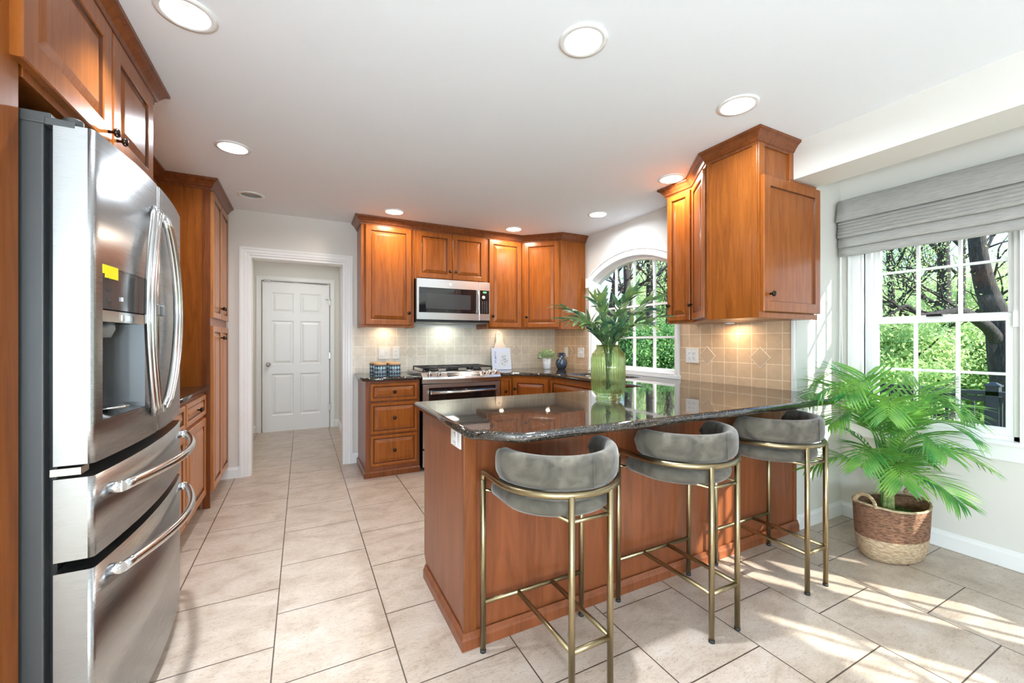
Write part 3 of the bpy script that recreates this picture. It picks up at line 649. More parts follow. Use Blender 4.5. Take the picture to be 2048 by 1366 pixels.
m = MB(); slab_hole(m, 1.032, 1.85, .22, .835, 1.09, 1.80, .30, .80, 3.905, 3.935); od = m.build('oven_door', STEELF, t_)
MB().box((1.089, 3.91, .299), (1.801, 3.932, .801)).build('window', BGLASS, od)
MB().tube([(1.10, 3.865, .755), (1.79, 3.865, .755)], (.014, .018), 14, ref=(0, 0, 1)).tube([(1.12, 3.865, .755), (1.12, 3.91, .755)], .01).tube([(1.77, 3.865, .755), (1.77, 3.91, .755)], .01).build('handle', STEELH, od)
MB().box((1.032, 3.91, .04), (1.85, 3.935, .20)).build('bottom_drawer', STEELF, t_)

# base cabinets right of range, corner and sink run
t_ = thing('base_cabinet', (1.87, 3.95, 0), 'narrow cherry base cabinet squeezed right of the range', 'cabinet')
MB().box((1.862, 3.95, .06), (2.005, YB, .884)).build('body', W_CH, t_)
door((1.872, 3.95, .12), (1, 0, 0), .125, .74, t_, name='door', stile=.028, style='flat', kn=(.05, .60))
t_ = thing('base_cabinet', (2.01, 3.95, 0), 'diagonal cherry base cabinet in the counter corner under the potted plant', 'cabinet')
MB().prism([(2.008, 3.95), (2.288, 3.60), (XR - .01, 3.60), (XR - .01, YB - .01), (2.008, YB - .01)], .06, .884).build('body', W_CH, t_)
ud = Vector((.28, -.35, 0)).normalized(); door(Vector((2.008, 3.95, .12)) + ud * .02, ud, .405, .74, t_, kn=(.04, .63))
t_ = thing('sink_cabinet', (2.288, 3.1, 0), 'cherry sink base cabinet below the arched window', 'cabinet')
MB().box((2.288, 2.86, .06), (2.9, 3.595, .66)).box((2.288, 2.86, .66), (2.31, 3.595, .884)).build('body', W_CH, t_)
door((2.288, 3.58, .12), (0, -1, 0), .35, .56, t_, kn=(.31, .5)); door((2.288, 3.22, .12), (0, -1, 0), .34, .56, t_, kn=(.03, .5))
door((2.288, 3.58, .70), (0, -1, 0), .70, .155, t_, name='false_drawer', stile=.03)
t_ = thing('base_cabinet', (2.288, 2.55, 0), 'cherry base cabinet in the inner corner behind the peninsula', 'cabinet')
MB().box((2.288, 2.225, .06), (2.9, 2.855, .884)).build('body', W_CH, t_)
door((2.288, 2.82, .12), (0, -1, 0), .5, .74, t_, kn=(.45, .63))

# peninsula
t_ = thing('peninsula_cabinet', (.59, 1.585, 0), 'cherry peninsula with plain panelled back and end under the granite bar top', 'cabinet')
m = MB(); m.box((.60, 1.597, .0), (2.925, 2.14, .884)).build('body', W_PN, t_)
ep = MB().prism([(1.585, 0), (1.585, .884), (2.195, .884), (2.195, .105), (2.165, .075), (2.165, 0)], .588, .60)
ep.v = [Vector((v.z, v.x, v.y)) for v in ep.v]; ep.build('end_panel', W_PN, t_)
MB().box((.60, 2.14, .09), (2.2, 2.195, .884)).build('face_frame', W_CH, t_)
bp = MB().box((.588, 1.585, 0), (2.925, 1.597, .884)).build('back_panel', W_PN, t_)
MB().box((.586, 1.576, 0), (.640, 1.586, .884)).box((.584, 1.578, 0), (.590, 1.606, .884)).build('corner_post', W_CR, t_, bevel=.002)
for x in (1.33, 2.08, 2.895):
    MB().box((x, 1.578, .06), (x + (.05 if x < 2.8 else .03), 1.586, .884)).build('stile', W_PN, t_, bevel=.002)
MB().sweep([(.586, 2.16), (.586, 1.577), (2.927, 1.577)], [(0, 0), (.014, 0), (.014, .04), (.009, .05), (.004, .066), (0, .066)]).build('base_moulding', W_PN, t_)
for k in range(4):
    x = 2.19 - k * .39; door((x, 2.195, .12), (-1, 0, 0), .37, .74, t_, kn=(.33, .63))
top = [(1.862, YB - .001), (1.862, 3.90), (2.015, 3.90), (2.255, 3.60), (2.255, 2.25), (.547, 2.25), (.547, 1.435), (.70, 1.293), (2.725, 1.27), (2.925, 1.44), (2.936, 1.579), (2.929, 1.60), (2.929, YB - .001)]
hole = [(2.39, 2.86), (2.39, 3.47), (2.43, 3.51), (2.76, 3.51), (2.80, 3.47), (2.80, 2.86), (2.76, 2.82), (2.43, 2.82)]
tag(curve_slab('worktop', [top, hole], .885, .921, .014, GRAN, org=(1.6, 1.8, .885)), 'large polished black granite worktop wrapping from range to stools', 'worktop')
t_ = thing('sink', (2.6, 3.16, .70), 'undermount steel sink set in the granite under the arched window', 'sink')
def rr(x0, x1, y0, y1, r, z):
    o = []
    for cx_, cy_, a0 in ((x1 - r, y1 - r, 0), (x0 + r, y1 - r, 90), (x0 + r, y0 + r, 180), (x1 - r, y0 + r, 270)):
        for k in range(5): a = math.radians(a0 + 22.5 * k); o.append(Vector((cx_ + r * math.cos(a), cy_ + r * math.sin(a), z)))
    return o
m = MB(); m.loft([rr(2.37, 2.82, 2.80, 3.53, .06, .884), rr(2.385, 2.805, 2.815, 3.515, .05, .884), rr(2.39, 2.80, 2.82, 3.51, .05, .72), rr(2.43, 2.76, 2.86, 3.47, .04, .70)], cap=False)
m.add(rr(2.43, 2.76, 2.86, 3.47, .04, .70), [list(range(20))]); m.build('basin', STEELF, t_)
MB().lathe([(.04, 0), (.04, .003), (.001, .002)], (2.6, 3.16, .701), 20).build('drain', STEELH, t_)

# uppers above the peninsula
t_ = thing('wall_cabinet', (2.6, 2.24, ZU0), 'narrow cherry wall cabinet next to the arched window, over the peninsula', 'cabinet')
MB().box((2.60, 2.125, ZU0), (XR - .002, 2.365, ZU1 + .01)).build('body', W_CH, t_, bevel=.002)
door((2.60, 2.355, 1.41), (0, -1, 0), .215, .975, t_, stile=.045, kn=(.03, .12))
t_ = thing('corner_cabinet', (2.45, 1.95, ZU0), 'slim diagonal cherry wall cabinet between the narrow and the deep cabinet over the peninsula', 'cabinet')
MB().prism([(2.335, 1.80), (XR - .002, 1.80), (XR - .002, 2.123), (2.60, 2.123)], ZU0, ZU1 + .01).build('body', W_CH, t_, bevel=.002)
ud = Vector((-.265, -.323, 0)).normalized(); o_ = Vector((2.60, 2.123, 1.41)) + ud * .03; door(o_, ud, .35, .975, t_, stile=.05, kn=(.03, .11))
t_ = thing('wall_cabinet', (2.335, 1.47, ZU0), 'deep cherry wall cabinet facing the dining side with one light panel door', 'cabinet')
m = MB(); m.box((2.335, 1.475, ZU0), (2.679, 1.798, ZU1 + .01)).box((2.679, 1.475, ZU0), (XR, 1.569, 2.235)).box((2.679, 1.569, ZU0), (XR - .002, 1.798, 2.235))
m.build('body', W_CH, t_, bevel=.002)
MB().box((2.328, 1.47, ZU0 - .001), (2.336, 1.50, ZU1)).box((2.328, 1.77, ZU0 - .001), (2.336, 1.80, ZU1)).build('side_stiles', W_CH, t_, bevel=.002)
MB().box((2.335, 1.462, ZU0 - .002), (2.39, 1.476, ZU1)).box((2.391, 1.463, ZU0 - .002), (XR + .01, 1.476, 1.42)).box((2.64, 1.463, 2.236), (2.68, 1.476, ZU1)).box((2.64, 1.463, 2.2), (XR, 1.476, 2.235)).build('face_frame', W_CH, t_, bevel=.002)
door((2.352, 1.462, 1.425), (1, 0, 0), .585, .785, t_, stile=.062, style='flat', kn=(.055, .10))
crown([(XR, 2.365), (2.60, 2.365), (2.60, 2.123), (2.335, 1.80), (2.335, 1.475), (2.679, 1.475)][::1], label='cherry crown moulding on top of the peninsula wall cabinets')

# ---------------------------------------------------------------- left wall: fridge enclosure, base cabinet, pantry
XF = -.64
t_ = thing('fridge_cabinet', (-.64, 2.0, 1.93), 'tall cherry surround and two-door cabinet above the steel refrigerator', 'cabinet')
MB().box((XL2, 1.515, 1.93), (XF, 2.53, ZU1)).build('body', W_CH, t_, bevel=.002)
MB().box((XL2, 1.405, 0), (-.655, 1.50, H - .002)).build('side_panel', W_CH, t_)
MB().box((-.66, 1.38, 0), (XF, 1.50, H - .07)).build('stile', W_CH, t_, bevel=.003)
MB().box((XL2, 2.51, 0), (XF, 2.535, 2.42)).build('side_panel', W_CH, t_)
door((XF, 1.46, 1.955), (0, 1, 0), .54, .43, t_, m_=W_CH, stile=.075, t=.024, kn=(.505, .045))
door((XF, 2.012, 1.955), (0, 1, 0), .455, .43, t_, m_=W_CH, stile=.075, t=.024, kn=(.03, .045))
crown([(XF, 1.2), (XF, 2.535), (-.92, 2.535), (-.92, 3.78), (-.615, 3.78), (-.615, YB)][0:1] + [(XF, 2.535), (-.92, 2.535), (-.92, 3.78), (-.615, 3.78), (-.615, YB)], label='cherry crown moulding along the left wall cabinets above fridge and pantry')
tag(MB().sweep([(XF - .002, 1.2), (XF - .002, 2.533), (-.922, 2.533), (-.922, 3.782), (-.617, 3.782), (-.617, YB)], [(0, 2.39), (-.02, 2.39), (-.02, H - .001), (0, H - .001)]).build('frieze_board', W_CH, loc=(XF, 2, 2.4)), 'plain cherry board under the crown along the left wall cabinets', 'board')
t_ = thing('wall_cabinet', (-.92, 3.1, ZU0), 'cherry wall cabinet hidden mostly behind the refrigerator', 'cabinet')
MB().box((XL2, 2.54, ZU0), (-.92, 3.775, ZU1)).build('body', W_CH, t_)
for y in (2.56, 2.97, 3.38): door((-.92, y, 1.41), (0, 1, 0), .385, .96, t_, kn=(.35, .1))
t_ = thing('pantry_cabinet', (-.615, 4.1, 0), 'tall cherry pantry with two narrow upper and two narrow lower doors beside the doorway wall', 'cabinet')
MB().box((XL2, 3.782, .09), (-.615, YB - .002, ZU1)).box((XL2, 3.80, 0), (-.68, YB - .002, .09)).build('body', W_CH, t_, bevel=.002)
MB().box((-.66, 3.776, .0), (-.613, 3.79, ZU1)).build('stile', W_CR, t_)
for y in (3.80, 4.155):
    door((-.615, y, 1.43), (0, 1, 0), .345, .95, t_, m_=W_LT, kn=(.31 if y < 4 else .035, .09), stile=.05)
    door((-.615, y, .12), (0, 1, 0), .345, 1.25, t_, m_=W_LT, kn=(.31 if y < 4 else .035, 1.16), stile=.05)
t_ = thing('base_cabinet', (-.65, 3.4, 0), 'cherry base cabinet with drawer and door between refrigerator and tall pantry', 'cabinet')
MB().box((XL2, 2.54, .09), (-.65, 3.772, .884)).box((XL2, 2.54, 0), (-.72, 3.772, .09)).build('body', W_CH, t_, bevel=.002)
for y, w_ in ((2.58, .55), (3.16, .575)):
    door((-.65, y, .715), (0, 1, 0), w_, .145, t_, m_=W_LT, name='drawer', stile=.035, kn=(w_ / 2, .072))
    door((-.65, y, .12), (0, 1, 0), w_, .57, t_, m_=W_LT, kn=(.05, .49))
tag(curve_slab('worktop', [[(XL, 2.54), (-.618, 2.54), (-.618, 3.774), (XL, 3.774)]], .886, .92, .012, GRAN, org=(-.9, 3.1, .886)), 'black granite worktop strip between refrigerator and pantry', 'worktop')

# refrigerator
FY0, FY1, FYM = 1.512, 2.415, 1.955
t_ = thing('refrigerator', (-.55, FYM, 0), 'stainless french door refrigerator with curved handles and ice dispenser', 'refrigerator')
MB().box((XL + .05, FY0 + .004, .02), (-.602, FY1 - .004, 1.838)).build('case', GREYP, t_, bevel=.004)
MB().box((-.603, FY0 + .03, .03), (-.586, FY1 - .03, 1.82)).build('gasket', BLACKP, t_)
def fx(y):
    u = (y - FYM) / ((FY1 - FY0) / 2); return -.475 - .030 * u * u
def fdoor(y0, y1, z0, z1, name, hole=None, rl=True, rr_=True):
    ys = {y0, y1}; r = .012
    if rl: ys |= {y0 + r * (1 - math.cos(a)) for a in (.3, .6, .9, 1.2, PI / 2)}
    if rr_: ys |= {y1 - r * (1 - math.cos(a)) for a in (.3, .6, .9, 1.2, PI / 2)}
    n = 14; ys |= {y0 + (y1 - y0) * k / n for k in range(1, n)}
    if hole: ys |= {hole[0], hole[1]}
    ys = sorted(ys); ys = [y for i, y in enumerate(ys) if i == 0 or y - ys[i - 1] > 1e-5]
    def xx(y):
        x = fx(y)
        if rl and y < y0 + r: x -= r - math.sqrt(max(0, r * r - (y0 + r - y) ** 2))
        if rr_ and y > y1 - r: x -= r - math.sqrt(max(0, r * r - (y - y1 + r) ** 2))
        return x
    zs = [z0, z1] if not hole else [z0, hole[2], hole[3], z1]
    m = MB()
    for i in range(len(ys) - 1):
        for j in range(len(zs) - 1):
            a, b_ = ys[i], ys[i + 1]
            if hole and hole[0] <= a + 1e-6 and b_ <= hole[1] + 1e-6 and zs[j] >= hole[2] - 1e-6 and zs[j + 1] <= hole[3] + 1e-6: continue
            m.add([(xx(a), a, zs[j]), (xx(b_), b_, zs[j]), (xx(b_), b_, zs[j + 1]), (xx(a), a, zs[j + 1])], [(0, 1, 2, 3)], True)
        for z in (z0, z1): m.add([(xx(ys[i]), ys[i], z), (xx(ys[i + 1]), ys[i + 1], z), (-.583, ys[i + 1], z), (-.583, ys[i], z)], [(0, 1, 2, 3)])
    for y in (y0, y1): m.add([(xx(y), y, z0), (-.583, y, z0), (-.583, y, z1), (xx(y), y, z1)], [(0, 1, 2, 3)])
    m.add([(-.583, y0, z0), (-.583, y1, z0), (-.583, y1, z1), (-.583, y0, z1)], [(0, 1, 2, 3)])
    return m.build(name, STEEL, t_)
HO = (1.553, 1.822, 1.03, 1.464)
ld = fdoor(FY0, FYM - .003, .92, 1.826, 'door', HO, True, True)
rd = fdoor(FYM + .003, FY1, .92, 1.826, 'door')
d1 = fdoor(FY0, FY1, .665, .885, 'drawer'); d2 = fdoor(FY0, FY1, .06, .635, 'drawer')
# dispenser
m = MB(); x0 = -.575
a, b_, c, dd = HO
m.add([(fx(a), a, c), (x0, a + .02, c + .03), (x0, a + .02, 1.307), (fx(a), a, 1.307)], [(0, 1, 2, 3)]); m.add([(fx(b_), b_, c), (x0, b_ - .02, c + .03), (x0, b_ - .02, 1.307), (fx(b_), b_, 1.307)], [(0, 1, 2, 3)])
m.add([(x0, a + .02, c + .03), (x0, b_ - .02, c + .03), (x0, b_ - .02, 1.307), (x0, a + .02, 1.307)], [(0, 1, 2, 3)])
m.build('dispenser_recess', mat('dark_grey_recess', (.085, .087, .088), .35), ld)
m = MB(); m.add([(fx(a), a, c), (fx(b_), b_, c), (x0, b_ - .02, c + .03), (x0, a + .02, c + .03)], [(0, 1, 2, 3)]); m.lathe([(.045, .002), (.05, .006), (.03, .008), (.001, .006)], (-.53, (a + b_) / 2, c + .015), 20); m.build('drip_tray', STEELH, ld)
ys = [a + (b_ - a) * k / 6 for k in range(7)]
def strip_panel(z0, z1, off, mat_, nm, y0=a, y1=b_, par=None):
    ys = [y0 + (y1 - y0) * k / 6 for k in range(7)]; m = MB()
    m.loft([[Vector((fx(y) + off, y, z0)), Vector((fx(y) + off, y, z1)), Vector((fx(y) + off - .02, y, z1)), Vector((fx(y) + off - .02, y, z0))] for y in ys], smooth=False)
    return m.build(nm, mat_, par or ld)
PANELG = mat('display_panel_grey', (.16, .16, .16), .15, .6)
dp = strip_panel(1.343, 1.463, -.0005, PANELG, 'display_panel'); strip_panel(1.307, 1.339, .0, STEELF, 'button_strip')
for k in (0, 1): strip_panel(1.313, 1.330, .002, STEELH, 'button', 1.655 + k * .045, 1.685 + k * .045)
MB().lathe([(.028, 0), (.03, -.02), (.02, -.045), (.001, -.045)], (-.535, 1.66, 1.307), 18).build('nozzle', GREYL, ld)
strip_panel(1.443, 1.468, .0012, YEL, 'yellow_sticker', 1.553, 1.632); strip_panel(1.432, 1.445, .0012, YEL, 'yellow_sticker', 1.566, 1.632)
def txt(s_, size, mat_, parent, M_, name='lettering', ext=.0003):
    cu = bpy.data.curves.new('t', 'FONT'); cu.body = s_; cu.size = size; cu.extrude = ext; cu.align_x = 'LEFT'
    o = bpy.data.objects.new('t', cu); COL.objects.link(o); me = bpy.data.meshes.new_from_object(o.evaluated_get(bpy.context.evaluated_depsgraph_get())); bpy.data.objects.remove(o)
    me.transform(M_); top = parent
    while top.parent is not None: top = top.parent
    me.transform(Matrix.Translation(-ORG[top])); me.materials.clear(); me.materials.append(mat_); me.name = name
    o = bpy.data.objects.new(name, me); COL.objects.link(o); o.parent = parent; return o
def face_m(loc, U): # text plane: x along U, y up
    U = Vector(U).normalized(); V = Vector((0, 0, 1)); W_ = U.cross(V); M_ = Matrix((U, V, W_)).transposed().to_4x4(); M_.translation = Vector(loc); return M_
for z, s_ in ((1.425, 'Filter'), (1.395, 'Light'), (1.365, 'Energy Saver')): txt(s_, .011, SLOT, dp, face_m((fx(1.58) + .0012, 1.575, z), (0, 1, 0)))
txt('38', .016, LEDW, dp, face_m((fx(1.66) + .0012, 1.645, 1.372), (0, 1, 0)), 'readout')
# vertical handles, bowed like a pair of brackets
def vhandle(s_, par):
    pts = []; n = 24
    for k in range(n + 1):
        u = k / n; bow = math.sin(PI * u) ** .8; y = FYM + s_ * ((.075 if s_ < 0 else .02) + (.105 if s_ < 0 else .145) * bow); pts.append(Vector((fx(y) + .012 + .014 * bow ** .6, y, 1.0 + .715 * u)))
    m = MB(); m.tube(pts, [(.024, .013)] * (n + 1), 14, ref=(0, 1, 0))
    for dy in (-.012, .012): m.tube([p + Vector((.010, dy, 0)) for p in pts], .0065, 8, ref=(0, 1, 0))
    for u in (.02, .98):
        p = pts[round(u * n)]; m.tube([p, Vector((fx(p.y), p.y, p.z))], .015, 10)
    m.build('handle', STEELH, par)
    y = FYM + s_ * .035; MB().box((fx(y) - .001, y - .012, 1.345), (fx(y) + .012, y + .012, 1.385)).build('latch', GREYL, par, bevel=.003)
vhandle(-1, ld); vhandle(1, rd)
def hhandle(z, par, drop):
    pts = []; n = 20; y0, y1 = FY0 + .075, FY1 - .06
    for k in range(n + 1):
        u = k / n; y = y0 + (y1 - y0) * u; pts.append(Vector((fx(y) + .028 + .055 * math.sin(PI * u), y, z)))
    m = MB().tube(pts, (.016, .013), 14, ref=(0, 0, 1))
    for p in (pts[0], pts[-1]): m.tube([Vector((fx(p.y) - .002, p.y, z)), p], .017, 12)
    m.build('handle', STEELH, par)
hhandle(.828, d1, 0); hhandle(.592, d2, 0)
m = MB(); m.box((-.66, FY0 + .0, 1.82), (-.588, FY0 + .13, 1.85)).box((-.60, FY0 - .001, 1.818), (-.54, FY0 + .05, 1.838)); m.lathe([(.02, 0), (.02, .026), (.001, .028)], (-.552, FY0 + .025, 1.824), 20); m.build('hinge_cover', GREYP, t_, bevel=.003)
MB().box((-.59, FY0 + .002, .893), (-.53, FY0 + .05, .912)).build('hinge', NICKEL, t_)

# ---------------------------------------------------------------- outlets and switches
def plate(loc, U, w_, h, kind, label, cat):
    t_ = thing('switch_plate' if 'switch' in cat else 'power_outlet', loc, label, cat, 'wall plates')
    U = Vector(U).normalized(); Nn = U.cross(Vector((0, 0, 1)))
    def bx(cx, cz, ww, hh, t0, t1, nm, m_):
        m = MB(); o = Vector(loc) + U * cx + Vector((0, 0, cz)); M_ = Matrix((U, Vector((0, 0, 1)), Nn)).transposed().to_4x4(); M_.translation = o
        m.box((-ww / 2, -hh / 2, t0), (ww / 2, hh / 2, t1), M_); return m.build(nm, m_, t_, bevel=.001)
    bx(0, 0, w_, h, -.001, .006, 'plate', PLATE); n = len(kind)
    for i, k in enumerate(kind):
        cx = (i - (n - 1) / 2) * .046
        if k == 'd': bx(cx, 0, .033, .066, .006, .009, 'rocker', WHITE)
        elif k == 't': bx(cx, 0, .010, .024, .006, .009, 'bezel', WHITE); bx(cx, .006, .007, .012, .006, .018, 'toggle', WHITE)
        else:
            bx(cx, 0, .034, .068, .006, .008, 'receptacle', WHITE)
            m = MB(); M_ = Matrix((U, Vector((0, 0, 1)), Nn)).transposed().to_4x4(); M_.translation = Vector(loc) + U * cx
            for s_ in (-1, 1): m.box((-.009, s_ * .019 - .005, .008), (-.006, s_ * .019 + .005, .0087), M_).box((.006, s_ * .019 - .004, .008), (.009, s_ * .019 + .004, .0087), M_).box((-.0025, s_ * .019 - .013, .008), (.0025, s_ * .019 - .009, .0087), M_)
            m.build('slots', SLOT, t_)
plate((.776, YB - .010, 1.128), (1, 0, 0), .118, .125, 'dt', 'double switch plate on the tiles left of the range', 'switch')
plate((.899, YB - .010, 1.127), (1, 0, 0), .074, .125, 'o', 'single outlet on the tiles left of the range, right of the double switch', 'outlet')
plate((XR - .010, 4.243, 1.12), (0, -1, 0), .07, .118, 'd', 'narrow single plate on the right tiles just behind the dark blue vase', 'switch')
plate((XR - .010, 3.945, 1.12), (0, -1, 0), .116, .118, 'ot', 'double plate on the right tiles next to the arched window casing', 'outlet')
plate((XR - .010, 2.394, 1.133), (0, -1, 0), .122, .122, 'oo', 'double outlet on the tan tiles under the peninsula wall cabinets', 'outlet')
plate((.587, 1.672, .842), (0, -1, 0), .115, .078, 'o', 'white outlet on the peninsula end panel under the worktop', 'outlet')

# ---------------------------------------------------------------- bar stools
def stool():
    t_ = thing('bar_stool', (0, 0, 0), 'bar stool', 'stool', 'velvet bar stools at the peninsula')
    RL = .0095
    zt = .728; fw, bw, yb = .243, .083, -.386
    arc = []
    R_ = .245; yc = -.15
    left = bez([(-fw, 0, zt - .03), (-fw, -.006, zt - .006), (-fw, -.03, zt)], 5) + [Vector((-fw, -.08, zt))]
    arc = [Vector((-R_ * math.cos(a), yc - R_ * math.sin(a), zt)) for a in [PI * k / 22 for k in range(23)]]
    right = [Vector((-v.x, v.y, v.z)) for v in reversed(left)]
    MB().tube(left + arc + right, .0125, 12).build('arm_rail', BRASS, t_)
    for sx in (-1, 1):
        l = MB().tube([(sx * fw, 0, .012), (sx * fw, 0, zt - .02)], .0115, 12).build('leg', BRASS, t_)
        MB().lathe([(.0125, 0), (.0125, .012), (.001, .012)], (sx * fw, 0, 0), 12).build('foot_cap', RUBBER, l)
        l = MB().tube([(sx * bw, yb, .012), (sx * bw, yb, zt)], .0115, 12).build('leg', BRASS, t_)
        MB().lathe([(.0125, 0), (.0125, .012), (.001, .012)], (sx * bw, yb, 0), 12).build('foot_cap', RUBBER, l)
    m = MB().tube([(-fw, 0, .2), (fw, 0, .2)], .0095, 10).tube([(-bw, yb, .2), (bw, yb, .2)], .0095, 10)
    for sx in (-1, 1): m.tube([(sx * bw, 0, .2), (sx * bw, yb, .2)], .0095, 10)
    m.build('footrest', BRASS, t_)
    m = MB().tube([(-fw, 0, .655), (-fw + .03, -.005, .645), (fw - .03, -.005, .645), (fw, 0, .655)], .007, 8)
    for sx in (-1, 1): m.tube([(sx * .16, -.01, .64), (sx * bw, yb, .64)], .007, 8)
    m.tube([(-bw, yb, .64), (bw, yb, .64)], .007, 8); m.build('seat_frame', BRASS, t_)
    # seat: rounded D
    def outline():
        o = [(.226, -.16)]
        for a in (0, 22, 45, 68, 90): o.append((.176 + .05 * math.cos(math.radians(a)), -.05 + .05 * math.sin(math.radians(a))))
        o += [(.09, .004), (0, .005), (-.09, .004)]
        for a in (90, 112, 135, 158, 180): o.append((-.176 + .05 * math.cos(math.radians(a)), -.05 + .05 * math.sin(math.radians(a))))
        o.append((-.226, -.16))
        for k in range(1, 20): a = PI + PI * k / 20; o.append((.226 * math.cos(a), -.16 + .205 * math.sin(a)))
        return o
    def D(s_): return [(x * s_, (y + .17) * s_ - .17) for x, y in outline()]
    m = MB(); R = []
    for s_, z in ((.80, .636), (.93, .639), (.985, .65), (1.0, .665), (.985, .684), (.93, .697), (.75, .705), (.4, .709), (.05, .71)): R.append([Vector((x, y, z)) for x, y in D(s_)])
    m.loft(R).build('seat', FAB, t_)
    # back pad: rounded section swept round the rail
    a0 = math.radians(-14); R = []; n = 30
    sec = [(0.026 * math.copysign(abs(math.cos(b_)) ** .6, math.cos(b_)), .058 * math.copysign(abs(math.sin(b_)) ** .75, math.sin(b_))) for b_ in [2 * PI * k / 20 for k in range(20)]]
    for k in range(n + 1):
        a = a0 + (PI - 2 * a0) * k / n; rr_ = .222
        u = min(k, n - k) / n * 9; sc = min(1, math.sqrt(max(.0, 1 - (1 - min(1, u)) ** 2)) + .12)
        R.append([Vector((-(rr_ + dx) * math.cos(a), yc - (rr_ + dx) * math.sin(a) + .0, .798 + dz * sc - (1 - sc) * .0)) for dx, dz in [(q[0] * (.55 + .45 * sc), q[1]) for q in sec]])
    m = MB().loft(R); bk = m.build('backrest', FAB, t_)
    MB().tube([Vector((0, yc - .2495, .745)), Vector((0, yc - .2505, .80)), Vector((0, yc - .2465, .862))], .0018, 6).build('seam', FAB, bk)
    return t_
ST_L = ['grey velvet bar stool with brass frame nearest the viewer, at the peninsula corner', 'middle grey velvet brass bar stool, between the two others at the peninsula', 'grey velvet brass bar stool farthest right, next to the palm and the bay']
s0 = stool(); s0.location = (.893, 1.532, 0); s0['label'] = ST_L[0]
for i, (x, y) in enumerate(((1.6, 1.535), (2.307, 1.537))):
    c = copy_tree(s0); c.location = (x, y, 0); c['label'] = ST_L[i + 1]
    if i == 1: c.rotation_euler.z = .0

# ---------------------------------------------------------------- roman shade
t_ = thing('roman_shade', (3.42, 1.0, 1.85), 'light grey linen roman shade folded up above the bay window', 'window shade')
SY0, SY1 = BAYN + .5, 1.556
def cloth(prof, nm, y0=SY0, y1=SY1, wob=0.0):
    m = MB(); rings = []; n = 60
    for k in range(n + 1):
        y = y0 + (y1 - y0) * k / n; wv = wob * (math.sin(y * 5.1) + .6 * math.sin(y * 11.3 + 1))
        rings.append([Vector((x - abs(wv) * .4, y, z + wv)) for x, z in prof])
    return m.loft(rings).build(nm, LINEN, t_)
cloth([(3.46, 2.235), (3.462, 2.242), (3.40, 2.245), (3.385, 2.235), (3.375, 2.16), (3.36, 2.092), (3.368, 2.088), (3.385, 2.15), (3.392, 2.225), (3.45, 2.228)], 'valance')
z = 2.10
for i in range(5): cloth([(3.44, z + .02), (3.405 - .004 * i, z), (3.39 - .003 * i, z - .018), (3.395, z - .028), (3.41, z - .024), (3.45, z - .01)], 'fold', wob=.002); z -= .024
cloth([(3.44, 2.0), (3.41, 1.985), (3.395, 1.95), (3.392, 1.915), (3.40, 1.905), (3.412, 1.93), (3.44, 1.97)], 'fold', wob=.003)
cloth([(3.445, 1.95), (3.415, 1.93), (3.40, 1.88), (3.398, 1.848), (3.41, 1.845), (3.425, 1.90), (3.45, 1.93)], 'fold', wob=.003)
pts = bez([(3.415, 1.548, 2.09), (3.42, 1.548, 1.6), (3.43, 1.548, 1.2), (3.44, 1.548, 1.06), (3.415, 1.545, 1.0), (3.385, 1.542, 1.05), (3.395, 1.545, 1.2), (3.405, 1.548, 1.6), (3.41, 1.548, 2.09)], 10)
MB().tube(pts, .003, 6).build('cord', WHITE, t_)

# ---------------------------------------------------------------- vase and branches
VX, VY = 1.56, 1.85
VG = bpy.data.materials.new('green_ribbed_glass'); VG.use_nodes = True; nt = VG.node_tree; nt.nodes.clear()
g = N(nt, 'BsdfGlass', Color=(.88, .95, .76, 1), Roughness=.0, IOR=1.45); tr = N(nt, 'BsdfTransparent', Color=(.88, .95, .78, 1)); x = N(nt, 'MixShader', Fac=.4); o = N(nt, 'OutputMaterial')
nt.links.new(g.outputs[0], x.inputs[1]); nt.links.new(tr.outputs[0], x.inputs[2]); nt.links.new(x.outputs[0], o.inputs[0])
rip = lambda k, z: (.030 * math.cos(k * PI / 2) if .03 < z < .275 else 0)
nR = 38 * 6
m = MB().lathe([(.001, 0), (.068, 0), (.070, .006), (.060, .014), (.078, .028), (.090, .045), (.0945, .07), (.095, .15), (.0945, .23), (.088, .262), (.074, .28), (.066, .287), (.066, .310), (.061, .310), (.061, .287), (.070, .275), (.084, .255), (.089, .23), (.089, .07), (.084, .05), (.068, .036), (.001, .032)], (VX, VY, .9215), nR, ripple=lambda k, z: (.024 * abs(math.cos(k * PI / 6)) if .03 < z < .27 else 0))
tag(m.build('ribbed_vase', VG, loc=(VX, VY, .9215)), 'green ribbed glass vase on the peninsula worktop holding leafy branches', 'vase')
def leaf(m, base_, d, n_, L, w_, bend=.25, fold=.15):
    d = d.normalized(); s_ = d.cross(n_).normalized(); n_ = s_.cross(d).normalized(); rows = []
    K = 5
    for k in range(K + 1):
        u = k / K; c = base_ + d * (L * u) - n_ * (bend * L * u * u); ww = w_ * math.sin(PI * (u * .93 + .05)) ** .85 * (1 - .25 * u)
        rows += [c - s_ * ww + n_ * ww * fold, c, c + s_ * ww + n_ * ww * fold]
    fs = []
    for k in range(K):
        a = k * 3; fs += [(a, a + 1, a + 4, a + 3), (a + 1, a + 2, a + 5, a + 4)]
    m.add(rows, fs, True)
STEMS = [(-.30, .02, .30), (-.27, -.10, .20), (-.20, .12, .27), (-.10, -.06, .34), (-.02, .10, .38), (.08, -.10, .36), (.16, .04, .40), (.22, -.08, .34), (.27, .10, .30), (.30, -.02, .22), (.12, .16, .28), (-.16, -.14, .17), (.20, -.16, .16)]
cs, sn = math.cos(YAW), math.sin(YAW)
